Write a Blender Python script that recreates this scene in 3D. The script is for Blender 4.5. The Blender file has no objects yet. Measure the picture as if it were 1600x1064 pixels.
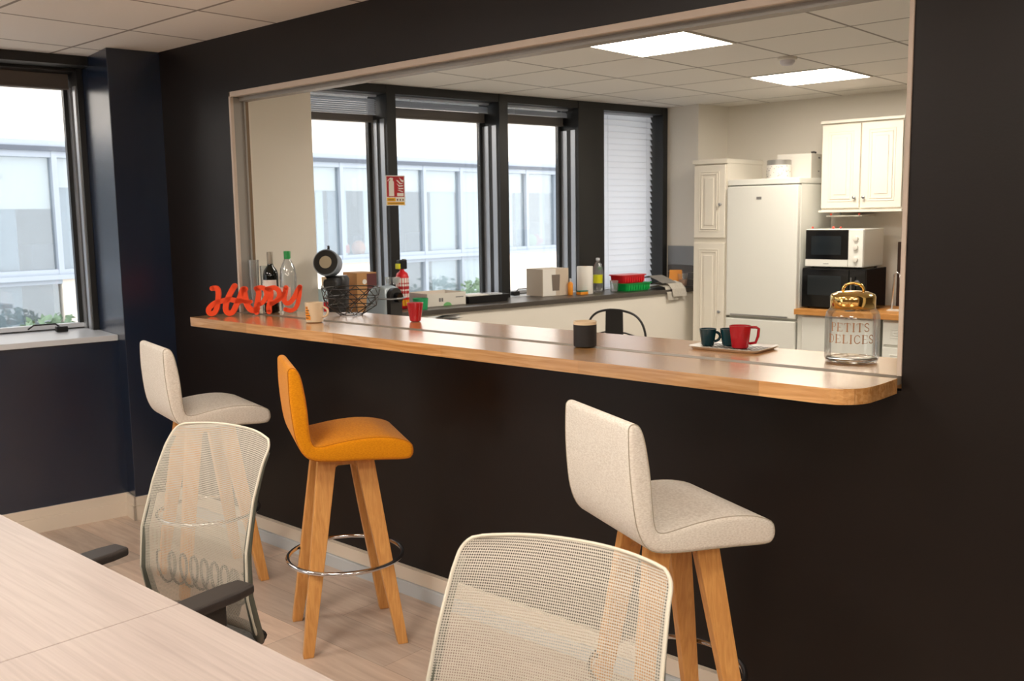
import bpy, bmesh, math, random
from mathutils import Vector, Matrix, Euler
random.seed(7)
S = bpy.context.scene
COL = S.collection
PI = math.pi
# ------------------------------------------------------------------ camera
F_PX = 1512.0
yaw, pit, rol = math.radians(-42.19), math.radians(7.30), math.radians(-0.867)
fw = Vector((math.sin(yaw)*math.cos(pit), math.cos(yaw)*math.cos(pit), -math.sin(pit)))
r0 = Vector((math.cos(yaw), -math.sin(yaw), 0)); u0 = r0.cross(fw)
rr = math.cos(rol)*r0 + math.sin(rol)*u0; uu = -math.sin(rol)*r0 + math.cos(rol)*u0
cam = bpy.data.objects.new('camera', bpy.data.cameras.new('camera')); COL.objects.link(cam)
cam.matrix_world = Matrix(((rr.x, uu.x, -fw.x, 0), (rr.y, uu.y, -fw.y, 0), (rr.z, uu.z, -fw.z, 1.59), (0, 0, 0, 1)))
cam.data.sensor_width = 36; cam.data.lens = F_PX/1600*36
cam.data.clip_start = .05; cam.data.clip_end = 200
cam.data.dof.use_dof = True; cam.data.dof.focus_distance = 3.1; cam.data.dof.aperture_fstop = 7.0
S.camera = cam
# ------------------------------------------------------------------ world, exposure
w = bpy.data.worlds.new('overcast_sky'); S.world = w; w.use_nodes = True
SKY = 1.6; PANEL = 16.0
nt = w.node_tree; bg = nt.nodes['Background']
bg.inputs[0].default_value = (0.93, 0.965, 1.0, 1); bg.inputs[1].default_value = SKY
S.view_settings.view_transform = 'Standard'; S.view_settings.look = 'None'
S.view_settings.exposure = 0.9; S.view_settings.gamma = 1; S.view_settings.use_curve_mapping = False
# ------------------------------------------------------------------ materials
def lin(c):
    return tuple(((v/255)/12.92 if v/255 <= .04045 else ((v/255+.055)/1.055)**2.4) for v in c) + (1,)
def mat(name, rgb, rough=.5, metal=0, spec=.5, noise=0, nscale=30, bump=0, bscale=200, **kw):
    m = bpy.data.materials.new(name); m.use_nodes = True; n = m.node_tree; b = n.nodes['Principled BSDF']
    b.inputs['Base Color'].default_value = lin(rgb); b.inputs['Roughness'].default_value = rough
    b.inputs['Metallic'].default_value = metal; b.inputs['Specular IOR Level'].default_value = spec
    for k, v in kw.items(): b.inputs[k.replace('_', ' ')].default_value = v
    tc = n.nodes.new('ShaderNodeTexCoord')
    if noise:
        t = n.nodes.new('ShaderNodeTexNoise'); t.inputs['Scale'].default_value = nscale; t.inputs['Detail'].default_value = 4
        n.links.new(tc.outputs['Object'], t.inputs['Vector'])
        mx = n.nodes.new('ShaderNodeMix'); mx.data_type = 'RGBA'
        c = lin(rgb); mx.inputs[6].default_value = tuple(x*(1-noise) for x in c[:3])+(1,); mx.inputs[7].default_value = tuple(min(1, x*(1+noise)) for x in c[:3])+(1,)
        n.links.new(t.outputs[0], mx.inputs[0]); n.links.new(mx.outputs[2], b.inputs['Base Color'])
    if bump:
        t = n.nodes.new('ShaderNodeTexNoise'); t.inputs['Scale'].default_value = bscale; t.inputs['Detail'].default_value = 3
        n.links.new(tc.outputs['Object'], t.inputs['Vector'])
        bp = n.nodes.new('ShaderNodeBump'); bp.inputs['Strength'].default_value = bump; bp.inputs['Distance'].default_value = .002
        n.links.new(t.outputs[0], bp.inputs['Height']); n.links.new(bp.outputs[0], b.inputs['Normal'])
    return m
def wood(name, c1, c2, scale=(1.2, 14, 14), rough=.4, planks=None, gap=None, detail=6, contrast=(.35, .65), spec=.5, axis_rot=0, gapw=.0012):
    """grain runs along local X; planks=(length,width) adds staves of varied tone"""
    m = bpy.data.materials.new(name); m.use_nodes = True; n = m.node_tree; b = n.nodes['Principled BSDF']
    b.inputs['Roughness'].default_value = rough; b.inputs['Specular IOR Level'].default_value = spec
    tc = n.nodes.new('ShaderNodeTexCoord'); mp = n.nodes.new('ShaderNodeMapping'); mp.inputs['Rotation'].default_value[2] = axis_rot
    n.links.new(tc.outputs['Object'], mp.inputs[0])
    mp2 = n.nodes.new('ShaderNodeMapping'); mp2.inputs['Scale'].default_value = scale; n.links.new(mp.outputs[0], mp2.inputs[0])
    t = n.nodes.new('ShaderNodeTexNoise'); t.inputs['Scale'].default_value = 3; t.inputs['Detail'].default_value = detail; t.inputs['Distortion'].default_value = .8
    n.links.new(mp2.outputs[0], t.inputs['Vector'])
    rp = n.nodes.new('ShaderNodeValToRGB'); rp.color_ramp.elements[0].position = contrast[0]; rp.color_ramp.elements[1].position = contrast[1]
    rp.color_ramp.elements[0].color = lin(c1); rp.color_ramp.elements[1].color = lin(c2)
    n.links.new(t.outputs[0], rp.inputs[0]); out = rp.outputs[0]
    if planks:
        br = n.nodes.new('ShaderNodeTexBrick'); br.inputs['Scale'].default_value = 1
        br.inputs['Brick Width'].default_value = planks[0]; br.inputs['Row Height'].default_value = planks[1]
        br.inputs['Mortar Size'].default_value = gapw; br.inputs['Mortar Smooth'].default_value = 0; br.inputs['Bias'].default_value = 0
        br.inputs['Color1'].default_value = (.80, .80, .80, 1); br.inputs['Color2'].default_value = (1.12, 1.09, 1.06, 1)
        g = gap if gap else .75; br.inputs['Mortar'].default_value = (g, g*.96, g*.92, 1)
        br.offset = .37; n.links.new(mp.outputs[0], br.inputs['Vector'])
        mx = n.nodes.new('ShaderNodeMix'); mx.data_type = 'RGBA'; mx.blend_type = 'MULTIPLY'; mx.inputs[0].default_value = 1
        n.links.new(out, mx.inputs[6]); n.links.new(br.outputs[0], mx.inputs[7]); out = mx.outputs[2]
    n.links.new(out, b.inputs['Base Color']); return m
def emis(name, rgb, s):
    m = bpy.data.materials.new(name); m.use_nodes = True; n = m.node_tree; n.nodes.clear()
    e = n.nodes.new('ShaderNodeEmission'); e.inputs[0].default_value = rgb; e.inputs[1].default_value = s
    o = n.nodes.new('ShaderNodeOutputMaterial'); n.links.new(e.outputs[0], o.inputs[0]); return m
def sheer(name, tint=(1, 1, 1, 1), base=(.8, .85, .9, 1), body=0.0, gloss=.08, rough=.02):
    """thin pane: transparent, with a little mirror and optional milky body"""
    m = bpy.data.materials.new(name); m.use_nodes = True; n = m.node_tree; n.nodes.clear()
    tr = n.nodes.new('ShaderNodeBsdfTransparent'); tr.inputs[0].default_value = tint
    gl = n.nodes.new('ShaderNodeBsdfGlossy'); gl.inputs['Roughness'].default_value = rough
    df = n.nodes.new('ShaderNodeBsdfDiffuse'); df.inputs[0].default_value = base
    lw = n.nodes.new('ShaderNodeLayerWeight'); lw.inputs[0].default_value = .25
    mm = n.nodes.new('ShaderNodeMath'); mm.operation = 'MULTIPLY_ADD'; mm.inputs[1].default_value = .6; mm.inputs[2].default_value = gloss
    n.links.new(lw.outputs['Fresnel'], mm.inputs[0])
    m1 = n.nodes.new('ShaderNodeMixShader'); m1.inputs[0].default_value = body
    n.links.new(tr.outputs[0], m1.inputs[1]); n.links.new(df.outputs[0], m1.inputs[2])
    m2 = n.nodes.new('ShaderNodeMixShader'); n.links.new(mm.outputs[0], m2.inputs[0])
    n.links.new(m1.outputs[0], m2.inputs[1]); n.links.new(gl.outputs[0], m2.inputs[2])
    o = n.nodes.new('ShaderNodeOutputMaterial'); n.links.new(m2.outputs[0], o.inputs[0]); return m
def ceiling_mat():
    m = mat('mineral_fibre_tiles', (226, 220, 212), .9, bump=.25, bscale=140, noise=.03, nscale=60); n = m.node_tree; b = n.nodes['Principled BSDF']
    tc = n.nodes.new('ShaderNodeTexCoord'); mp = n.nodes.new('ShaderNodeMapping'); mp.inputs['Location'].default_value = (.2, -.45, 0)
    n.links.new(tc.outputs['Object'], mp.inputs[0])
    br = n.nodes.new('ShaderNodeTexBrick'); br.offset = 0; br.inputs['Scale'].default_value = 1; br.inputs['Brick Width'].default_value = .6; br.inputs['Row Height'].default_value = .6
    br.inputs['Mortar Size'].default_value = .0085; br.inputs['Mortar Smooth'].default_value = .2  # tile joints, with the shade of the grid recess put into their colour
    br.inputs['Color1'].default_value = lin((238, 234, 227)); br.inputs['Color2'].default_value = lin((233, 229, 221)); br.inputs['Mortar'].default_value = lin((150, 143, 134))
    n.links.new(mp.outputs[0], br.inputs['Vector']); n.links.new(br.outputs[0], b.inputs['Base Color']); return m
def fabric(name, c1, c2, sc=420):
    m = mat(name, c1, .95, spec=.15, bump=.5, bscale=sc); n = m.node_tree; b = n.nodes['Principled BSDF']
    tc = n.nodes.new('ShaderNodeTexCoord'); t = n.nodes.new('ShaderNodeTexNoise'); t.inputs['Scale'].default_value = 130; t.inputs['Detail'].default_value = 5
    mp = n.nodes.new('ShaderNodeMapping'); mp.inputs['Scale'].default_value = (1, 1, 2.6); n.links.new(tc.outputs['Object'], mp.inputs[0]); n.links.new(mp.outputs[0], t.inputs['Vector'])
    rp = n.nodes.new('ShaderNodeValToRGB'); rp.color_ramp.elements[0].position = .36; rp.color_ramp.elements[1].position = .62
    rp.color_ramp.elements[0].color = lin(c2); rp.color_ramp.elements[1].color = lin(c1)
    n.links.new(t.outputs[0], rp.inputs[0]); n.links.new(rp.outputs[0], b.inputs['Base Color'])
    b.inputs['Sheen Weight'].default_value = .12; b.inputs['Sheen Roughness'].default_value = .5
    return m
def mesh_cloth():
    m = bpy.data.materials.new('knitted_mesh'); m.use_nodes = True; n = m.node_tree; b = n.nodes['Principled BSDF']
    b.inputs['Base Color'].default_value = lin((204, 199, 187)); b.inputs['Roughness'].default_value = .8; b.inputs['Specular IOR Level'].default_value = .2
    uv = n.nodes.new('ShaderNodeUVMap'); uv.uv_map = 'cloth'
    sp = n.nodes.new('ShaderNodeSeparateXYZ'); n.links.new(uv.outputs[0], sp.inputs[0])
    def M(op, a, bb=None, c=None):
        q = n.nodes.new('ShaderNodeMath'); q.operation = op
        for i, v in enumerate((a, bb, c)):
            if v is None: continue
            if isinstance(v, (int, float)): q.inputs[i].default_value = v
            else: n.links.new(v, q.inputs[i])
        return q.outputs[0]
    k = 2*PI/.0092
    a = M('SINE', M('MULTIPLY', M('ADD', sp.outputs[0], sp.outputs[1]), k)); c = M('SINE', M('MULTIPLY', M('SUBTRACT', sp.outputs[0], sp.outputs[1]), k))
    hole = M('GREATER_THAN', M('MULTIPLY', a, c), .27)
    tr = n.nodes.new('ShaderNodeBsdfTransparent'); mx = n.nodes.new('ShaderNodeMixShader')
    tl = n.nodes.new('ShaderNodeBsdfTranslucent'); tl.inputs[0].default_value = lin((200, 190, 172)); ms = n.nodes.new('ShaderNodeMixShader'); ms.inputs[0].default_value = .3
    n.links.new(b.outputs[0], ms.inputs[1]); n.links.new(tl.outputs[0], ms.inputs[2])
    n.links.new(hole, mx.inputs[0]); n.links.new(ms.outputs[0], mx.inputs[1]); n.links.new(tr.outputs[0], mx.inputs[2])
    n.links.new(mx.outputs[0], n.nodes['Material Output'].inputs[0]); return m
def slat_mat(f):
    m = bpy.data.materials.new('white_slats'); m.use_nodes = True; n = m.node_tree; b = n.nodes['Principled BSDF']
    b.inputs['Base Color'].default_value = lin((226, 232, 240)); b.inputs['Roughness'].default_value = .45
    tl = n.nodes.new('ShaderNodeBsdfTranslucent'); tl.inputs[0].default_value = lin((248, 250, 254)); ms = n.nodes.new('ShaderNodeMixShader'); ms.inputs[0].default_value = f
    n.links.new(b.outputs[0], ms.inputs[1]); n.links.new(tl.outputs[0], ms.inputs[2]); n.links.new(ms.outputs[0], n.nodes['Material Output'].inputs[0]); return m

M_dark = mat('black_brown_paint', (23, 17, 15), .40, spec=.35, bump=.12, bscale=160)
M_navy = mat('navy_paint', (11, 31, 56), .25, spec=.8, bump=.04, bscale=160, Coat_Weight=.3, Coat_Roughness=.22, Coat_IOR=1.6)
M_white = mat('white_wall_paint', (232, 226, 214), .75, bump=.05, bscale=120)
M_rear = mat('taupe_wall_paint', (120, 108, 98), .7)  # unseen walls, darkened to weaken their reflection in the black paint
M_ceil = ceiling_mat()
M_floor = wood('oak_laminate_floor', (190, 167, 150), (216, 197, 181), (1.1, 11, 1), .42, (1.28, .192), .62, gapw=.0014, contrast=(.25, .7))
M_kfloor = mat('grey_vinyl_floor', (150, 145, 138), .5, noise=.06)
M_skirt = mat('white_satin_trim', (226, 214, 198), .4)
M_trunk = mat('grey_white_trunking', (196, 202, 206), .4)
M_frame = mat('charcoal_window_frame', (27, 28, 28), .4)
M_alu = mat('brushed_aluminium', (200, 204, 210), .3, .7)
M_jamb = mat('light_timber_trim', (200, 186, 172), .5, noise=.05, nscale=20)
M_track = mat('grey_track', (150, 148, 142), .45)
M_trackd = mat('brown_track', (120, 98, 70), .5)
M_glass = sheer('window_glass', gloss=.02)
M_slat = slat_mat(.5); M_slatc = slat_mat(.9)
M_shutter = mat('grey_shutter', (104, 98, 92), .6)
M_sill = mat('white_sill', (214, 218, 224), .3)
M_ledge = mat('charcoal_ledge', (74, 68, 62), .35)
M_counter = wood('oak_block_counter', (188, 132, 72), (222, 172, 112), (1.6, 26, 26), .24, spec=.9, planks=(.62, .046), gap=.82, contrast=(.3, .7))
M_counter_e = wood('oak_edge', (188, 124, 58), (226, 168, 96), (2, 30, 30), .38, (.9, .3), .82, contrast=(.3, .7))
M_desk = wood('pale_oak_desk', (160, 147, 141), (184, 172, 166), (.9, 26, 26), .36, contrast=(.22, .78), detail=8)
M_beech = wood('beech_legs', (204, 142, 76), (226, 168, 98), (30, 30, 2.0), .4, contrast=(.3, .7))
M_chrome = mat('chrome', (215, 215, 218), .10, 1)
M_steel = mat('steel', (170, 172, 176), .28, 1)
M_gold = mat('polished_gold', (234, 196, 122), .12, 1)
M_stoolw = fabric('cream_wool', (240, 234, 224), (222, 214, 202))
M_stoolo = fabric('mustard_wool', (232, 152, 20), (218, 134, 10))
M_pipew = mat('cream_piping', (176, 166, 148), .9)
M_pipeo = mat('mustard_piping', (184, 104, 10), .9)
M_cloth = mesh_cloth()
M_cframe = mat('grey_green_frame', (86, 88, 78), .5)
M_black = mat('black_plastic', (24, 22, 22), .38)
M_armpad = mat('charcoal_pad', (44, 38, 36), .5)
M_panel = emis('lit_panel', (1.0, .905, .79, 1), PANEL)
M_cab = mat('cream_cabinet', (238, 232, 218), .38)
M_fridge = mat('white_enamel', (232, 232, 224), .3)
M_wtop = wood('worktop_oak', (196, 132, 64), (224, 164, 92), (2, 26, 26), .4, (.5, .05), .85)
M_wwhite = mat('white_laminate', (242, 242, 240), .6, spec=.25)
M_mblack = mat('black_gloss', (10, 10, 12), .08)
M_dkglass = mat('dark_glass', (30, 36, 40), .06)
M_red = mat('red_glaze', (176, 10, 28), .22)
M_teal = mat('dark_teal_glaze', (10, 52, 60), .2)
M_matte = mat('matte_black_glaze', (24, 22, 22), .55)
M_cream = mat('cream_glaze', (226, 204, 172), .3)
M_orangered = mat('orange_red_lacquer', (246, 72, 10), .45)
M_glassr = bpy.data.materials.new('clear_glass'); M_glassr.use_nodes = True
_b = M_glassr.node_tree.nodes['Principled BSDF']; _b.inputs['Transmission Weight'].default_value = 1; _b.inputs['Roughness'].default_value = 0; _b.inputs['IOR'].default_value = 1.45; _b.inputs['Base Color'].default_value = (.97, .98, .98, 1)
M_jarg = sheer('jar_glass', (.97, .98, .98, 1), gloss=.05)
M_plastic = sheer('clear_plastic', (.93, .95, .95, 1), (.85, .85, .85, 1), .10, .06)
M_darkglass = mat('dark_green_bottle', (12, 16, 12), .06)
M_tile1 = mat('grey_tile', (138, 140, 142), .4); M_tile2 = mat('dark_grey_tile', (92, 88, 84), .4)
M_card = mat('brown_card', (190, 142, 92), .8); M_cardw = mat('white_card', (226, 222, 212), .7); M_maroon = mat('maroon_print', (96, 46, 48), .6)
M_green = mat('green_plastic', (8, 170, 78), .35); M_redp = mat('red_plastic', (214, 20, 34), .35)
M_yellow = mat('yellow_print', (222, 218, 20), .5); M_orange = mat('orange_print', (236, 150, 40), .5); M_signy = mat('sign_yellow', (236, 176, 10), .5)
M_signr = mat('sign_red', (178, 16, 26), .5); M_paperw = mat('paper_white', (236, 232, 224), .8); M_grey = mat('grey_print', (120, 118, 116), .7)
M_bluegrey = mat('opposite_frame', (168, 176, 186), .5); M_render = mat('opposite_render', (238, 226, 212), .9, noise=.03, nscale=2)
M_oppdk = mat('flashing_grey', (92, 98, 108), .6); M_oppin = mat('opposite_interior', (176, 178, 180), .9, noise=.1, nscale=1.5); M_oppglass = sheer('opposite_glass', (.9, .94, .96, 1), (.62, .70, .76, 1), .14, .10)  # pale diffuse body of the opposite glass paints in blurry daylight reflections
M_leaf = mat('shrub_leaf', (132, 154, 128), .8, noise=.3, nscale=8); M_text = mat('rose_gold_print', (176, 132, 98), .4, .2)
M_seal = mat('dark_gap', (70, 66, 62), .7); M_tin = mat('tinted_print', (206, 202, 206), .5)

M_counter.node_tree.nodes['Principled BSDF'].inputs['Coat Weight'].default_value = 1.0; M_counter.node_tree.nodes['Principled BSDF'].inputs['Coat Roughness'].default_value = .22
# ------------------------------------------------------------------ mesh helpers
class MB:
    def __init__(s): s.b = bmesh.new(); s.mi = 0
    def _mi(s, n0):
        s.b.faces.ensure_lookup_table()
        for f in s.b.faces[n0:]: f.material_index = s.mi
    def box(s, x0, x1, y0, y1, z0, z1, M=None):
        n0 = len(s.b.faces)
        v = [s.b.verts.new(p) for p in ((x0, y0, z0), (x1, y0, z0), (x1, y1, z0), (x0, y1, z0), (x0, y0, z1), (x1, y0, z1), (x1, y1, z1), (x0, y1, z1))]
        if M:
            for q in v: q.co = M @ q.co
        for f in ((3, 2, 1, 0), (4, 5, 6, 7), (0, 1, 5, 4), (1, 2, 6, 5), (2, 3, 7, 6), (3, 0, 4, 7)): s.b.faces.new([v[i] for i in f])
        s._mi(n0); return s
    def prism(s, poly, z0, z1, M=None):
        n0 = len(s.b.faces)
        a = [s.b.verts.new((x, y, z0)) for x, y in poly]; c = [s.b.verts.new((x, y, z1)) for x, y in poly]
        if M:
            for q in a+c: q.co = M @ q.co
        s.b.faces.new(a[::-1]); s.b.faces.new(c); n = len(poly)
        for i in range(n): s.b.faces.new((a[i], a[(i+1) % n], c[(i+1) % n], c[i]))
        s._mi(n0); return s
    def rings(s, rings, cap=True, closed=False):
        n0 = len(s.b.faces)
        R = [[s.b.verts.new(p) for p in r] for r in rings]; n = len(R[0]); m = len(R)
        for i in range(m if closed else m-1):
            A, B = R[i], R[(i+1) % m]
            for j in range(n): s.b.faces.new((A[j], A[(j+1) % n], B[(j+1) % n], B[j]))
        if cap and not closed: s.b.faces.new(R[0][::-1]); s.b.faces.new(R[-1])
        s._mi(n0); return s
    def lathe(s, prof, cx=0, cy=0, cz=0, seg=32, cap=True, M=None):
        rs = []
        for r, z in prof:
            ring = [Vector((cx+r*math.cos(2*PI*k/seg), cy+r*math.sin(2*PI*k/seg), cz+z)) for k in range(seg)]
            if M: ring = [M @ p for p in ring]
            rs.append(ring)
        return s.rings(rs, cap)
    def tube(s, pts, r, closed=False, seg=10, flat=None):
        P = [Vector(p) for p in pts]; n = len(P); rs = []; up = None
        for i in range(n):
            t = (P[(i+1) % n]-P[i-1]) if closed else (P[min(i+1, n-1)]-P[max(i-1, 0)])
            t.normalize()
            if up is None: up = Vector((0, 0, 1)) if abs(t.z) < .9 else Vector((1, 0, 0))
            x = t.cross(up); x.normalize(); y = x.cross(t); y.normalize(); up = y
            rad = r[i] if isinstance(r, (list, tuple)) else r; fy = flat if flat else 1
            rs.append([P[i]+x*rad*math.cos(2*PI*k/seg)+y*rad*fy*math.sin(2*PI*k/seg) for k in range(seg)])
        return s.rings(rs, True, closed)
    def sphere(s, c, r, sz=(1, 1, 1), seg=16):
        prof = [(max(1e-4, r*math.sin(PI*k/8)), -r*math.cos(PI*k/8)*sz[2]) for k in range(9)]
        return s.lathe([(a*sz[0], z) for a, z in prof], c[0], c[1], c[2], seg)
    def ribbon(s, pts, w, y0, y1):
        """stroke in the XZ plane with rounded ends, thickness y0..y1; w number or list"""
        P = [Vector((a, b)) for a, b in pts]; P = smooth_line(P); n = len(P); W = w if isinstance(w, list) else [w]*len(pts)
        Lw = [W[0]+(W[-1]-W[0])*i/(n-1) if len(W) != n else W[i] for i in range(n)]
        Lf, Rt = [], []
        for i in range(n):
            t = (P[min(i+1, n-1)]-P[max(i-1, 0)]).normalized(); nn = Vector((-t.y, t.x)); Lf.append(P[i]+nn*Lw[i]/2); Rt.append(P[i]-nn*Lw[i]/2)
        n0 = len(s.b.faces)
        for i in range(n-1):
            q = [Lf[i], Lf[i+1], Rt[i+1], Rt[i]]
            a = [s.b.verts.new((p.x, y0, p.y)) for p in q]; c = [s.b.verts.new((p.x, y1, p.y)) for p in q]
            s.b.faces.new(a); s.b.faces.new(c[::-1]); s.b.faces.new((a[0], c[0], c[1], a[1])); s.b.faces.new((a[3], a[2], c[2], c[3]))
        for i in (0, n-1):
            a = [s.b.verts.new((P[i].x+Lw[i]/2*math.cos(k*PI/8), y0, P[i].y+Lw[i]/2*math.sin(k*PI/8))) for k in range(16)]
            c = [s.b.verts.new((v.co.x, y1, v.co.z)) for v in a]
            s.b.faces.new(a); s.b.faces.new(c[::-1])
            for k in range(16): s.b.faces.new((a[k], c[k], c[(k+1) % 16], a[(k+1) % 16]))
        s._mi(n0); return s
    def build(s, name, m, parent=None, smooth=False, bevel=0, loc=(0, 0, 0), rz=0, subsurf=0, seg=2, solid=0):
        bmesh.ops.triangulate(s.b, faces=[f for f in s.b.faces if len(f.verts) > 12], ngon_method='EAR_CLIP')
        bmesh.ops.recalc_face_normals(s.b, faces=s.b.faces[:])
        me = bpy.data.meshes.new(name); s.b.to_mesh(me); s.b.free()
        ms = m if isinstance(m, (list, tuple)) else [m]
        for q in ms: me.materials.append(q)
        o = bpy.data.objects.new(name, me); COL.objects.link(o); o.location = loc; o.rotation_euler = (0, 0, rz)
        if parent: o.parent = parent
        if smooth:
            for p in me.polygons: p.use_smooth = True
            if smooth is not True: me.set_sharp_from_angle(angle=math.radians(smooth))
        if solid: d = o.modifiers.new('t', 'SOLIDIFY'); d.thickness = solid; d.offset = 0
        if bevel: d = o.modifiers.new('b', 'BEVEL'); d.width = bevel; d.segments = seg; d.limit_method = 'ANGLE'; d.angle_limit = math.radians(40)
        if subsurf: d = o.modifiers.new('s', 'SUBSURF'); d.levels = d.render_levels = subsurf
        return o
def smooth_line(P, k=4):
    if len(P) < 3: return P
    out = []
    for i in range(len(P)-1):
        a, b, c, d = P[max(i-1, 0)], P[i], P[i+1], P[min(i+2, len(P)-1)]
        for j in range(k):
            t = j/k; out.append(.5*((2*b)+(c-a)*t+(2*a-5*b+4*c-d)*t*t+(3*b-a-3*c+d)*t**3))
    out.append(P[-1]); return out
def empty(name, loc=(0, 0, 0), rz=0):
    o = bpy.data.objects.new(name, None); COL.objects.link(o); o.location = loc; o.rotation_euler = (0, 0, rz); o.empty_display_size = .05; return o
def tag(o, label, cat, group=None, kind=None):
    o['label'] = label; o['category'] = cat
    if group: o['group'] = group
    if kind: o['kind'] = kind
    return o
def thing(name, label, cat, loc=(0, 0, 0), rz=0, group=None): return tag(empty(name, loc, rz), label, cat, group)
def struct(o, label=None, cat=None):
    o['kind'] = 'structure'
    if label: o['label'] = label; o['category'] = cat
    return o
def copy_tree(o, parent=None):
    c = o.copy(); COL.objects.link(c); c.parent = parent
    for ch in list(o.children): copy_tree(ch, c)
    return c
def arc(cx, cy, r, a0, a1, n=10): return [(cx+r*math.cos(math.radians(a0+(a1-a0)*i/n)), cy+r*math.sin(math.radians(a0+(a1-a0)*i/n))) for i in range(n+1)]
def rrect(a, b_, r, n=5): return arc(a-r, b_-r, r, 0, 90, n)+arc(-a+r, b_-r, r, 90, 180, n)+arc(-a+r, -b_+r, r, 180, 270, n)+arc(a-r, -b_+r, r, 270, 360, n)

# facade frame: local x = into the room, local y = along the window wall
FP = (-5.054, 4.013, 0); FA = math.radians(-9.3)
def F(off, s, z=0):
    c, sn = math.cos(FA), math.sin(FA)
    return (FP[0]+off*c-s*sn, FP[1]+off*sn+s*c, z)
CE = 2.47; D = 2.64
# ================================================================== SETTING
struct(MB().box(-5.75, 3.2, -4.5, 2.69, -.08, 0).build('floor', M_floor), 'pale oak laminate floor of the front room', 'floor')
struct(MB().box(-5.75, 3.2, 2.69, 7.6, -.08, 0).build('floor', M_kfloor), 'grey floor of the kitchen behind the counter', 'floor')
struct(MB().box(-5.75, 3.2, -4.5, 7.6, CE, CE+.08).build('ceiling', M_ceil), 'suspended ceiling of square white tiles', 'ceiling')
# partition wall with the opening
OX0, OX1, OZ0, OZ1 = -4.21, -.961, 1.10, 2.205
q = MB(); q.box(-5.2, OX0, D, D+.10, 0, CE); q.box(OX1, 3.2, D, D+.10, 0, CE); q.box(OX0, OX1, D, D+.10, 0, OZ0); q.box(OX0, OX1, D, D+.10, OZ1, CE)
wp = struct(q.build('wall_partition', M_dark), 'black brown painted partition wall around the serving opening', 'wall')
q = MB(); q.box(-4.9, OX0-.001, D+.1, D+.112, 0, CE-.002); q.box(OX1+.001, 3.19, D+.1, D+.112, 0, CE-.002); q.box(OX0, OX1, D+.1, D+.112, 0, 1.09); q.box(OX0, OX1, D+.1, D+.112, OZ1+.001, CE-.002)
struct(q.build('wall_kitchen_side', M_white), 'white kitchen face of the partition wall', 'wall')
struct(MB().box(-5.0, 3.2, 7.33, 7.45, 0, CE).build('wall_back', M_white), 'off white back wall of the kitchen', 'wall')
struct(MB().box(3.1, 3.2, -4.5, 7.4, 0, CE).build('wall_right', M_rear), 'unseen darkened taupe wall far to the right', 'wall')
struct(MB().box(-5.75, 3.2, -4.5, -4.4, 0, CE).build('wall_front', M_rear), 'unseen darkened taupe wall behind the camera', 'wall')
# opening trim
q = MB(); t = .028; y0, y1 = D-.006, D+.012
q.box(OX0, OX0+t*.55, y0, y1, 1.13, OZ1); q.box(OX1-.013, OX1, y0, y1, 1.142, OZ1); q.box(OX0, OX1, y0, y1, OZ1-.024, OZ1)
struct(q.build('trim_1', M_jamb, bevel=.002), 'pale timber trim round the serving opening', 'trim')
q = MB(); q.box(OX0+.001, OX0+.012, D+.012, D+.045, 1.14, OZ1-.024); q.box(OX0+.001, OX0+.006, D+.045, D+.07, 1.14, OZ1-.024); q.box(OX0+.001, OX0+.014, D+.07, D+.078, 1.14, OZ1-.024)
q.box(OX0+.001, OX1-.001, D+.012, D+.045, OZ1-.022, OZ1-.001); q.box(OX0+.001, OX1-.001, D+.045, D+.095, OZ1-.040, OZ1-.001)
struct(q.build('trim_2', M_track), 'grey metal shutter track inside the opening', 'trim')
struct(MB().box(OX0+.001, OX0+.008, D+.079, D+.098, 1.14, OZ1-.024).build('trim_3', M_trackd), 'brown strip at the inner edge of the opening', 'trim')
# skirting of partition
q = MB(); q.box(-4.83, 3.1, D-.018, D, .058, .116); q.box(-4.83, 3.1, D-.014, D, .118, .120)
struct(q.build('baseboard_partition', M_skirt, bevel=.002), 'white skirting board below the dark wall', 'baseboard')
struct(MB().box(-4.83, 3.1, D-.030, D, 0, .056).build('trim_4', M_trunk, bevel=.002), 'grey white cable trunking at the floor', 'trim')
# ---- facade
fe = lambda n: empty(n, FP, FA)
q = MB(); q.box(-.45, .29, -7.0, -1.3, 0, .965); struct(q.build('wall_left', M_navy, loc=FP, rz=FA), 'navy painted low wall below the left window', 'wall')
q = MB(); q.box(-.45, .335, -.46, 3.04, 0, .955); struct(q.build('wall_left', M_white, loc=FP, rz=FA), 'off white low wall below the kitchen windows', 'wall')
q = MB(); q.box(-.45, .417, -1.59, -1.22, 0, CE); struct(q.build('wall_column', M_navy, loc=FP, rz=FA, bevel=.003), 'navy painted column beside the left window', 'wall')
q = MB(); q.box(-.45, .40, -1.215, -.45, 0, CE); struct(q.build('wall_column', M_white, loc=FP, rz=FA), 'off white column face inside the kitchen left end', 'wall')
q = MB(); q.box(-.45, .33, 3.045, 3.6, 0, CE); struct(q.build('wall_column', M_white, loc=FP, rz=FA), 'white column beyond the last kitchen window', 'wall')
# front left skirting, following the column
def skirt_run(x0, x1, s0, s1, nm='baseboard_left'):
    q = MB(); q.box(x0, x1, s0, s1, 0, .075); q.box(x0, x1-.006, s0, s1, .075, .128); return q
q = MB(); q.box(.29, .308, -7, -1.59, 0, .078); q.box(.29, .302, -7, -1.59, .078, .128)
q.box(.29, .435, -1.608, -1.59, 0, .078); q.box(.29, .429, -1.602, -1.59, .078, .128); q.box(.417, .435, -1.608, -1.28, 0, .078); q.box(.417, .429, -1.602, -1.28, .078, .128)
struct(q.build('baseboard_left', M_skirt, loc=FP, rz=FA, bevel=.002), 'cream skirting board along the navy wall and column', 'baseboard')
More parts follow.
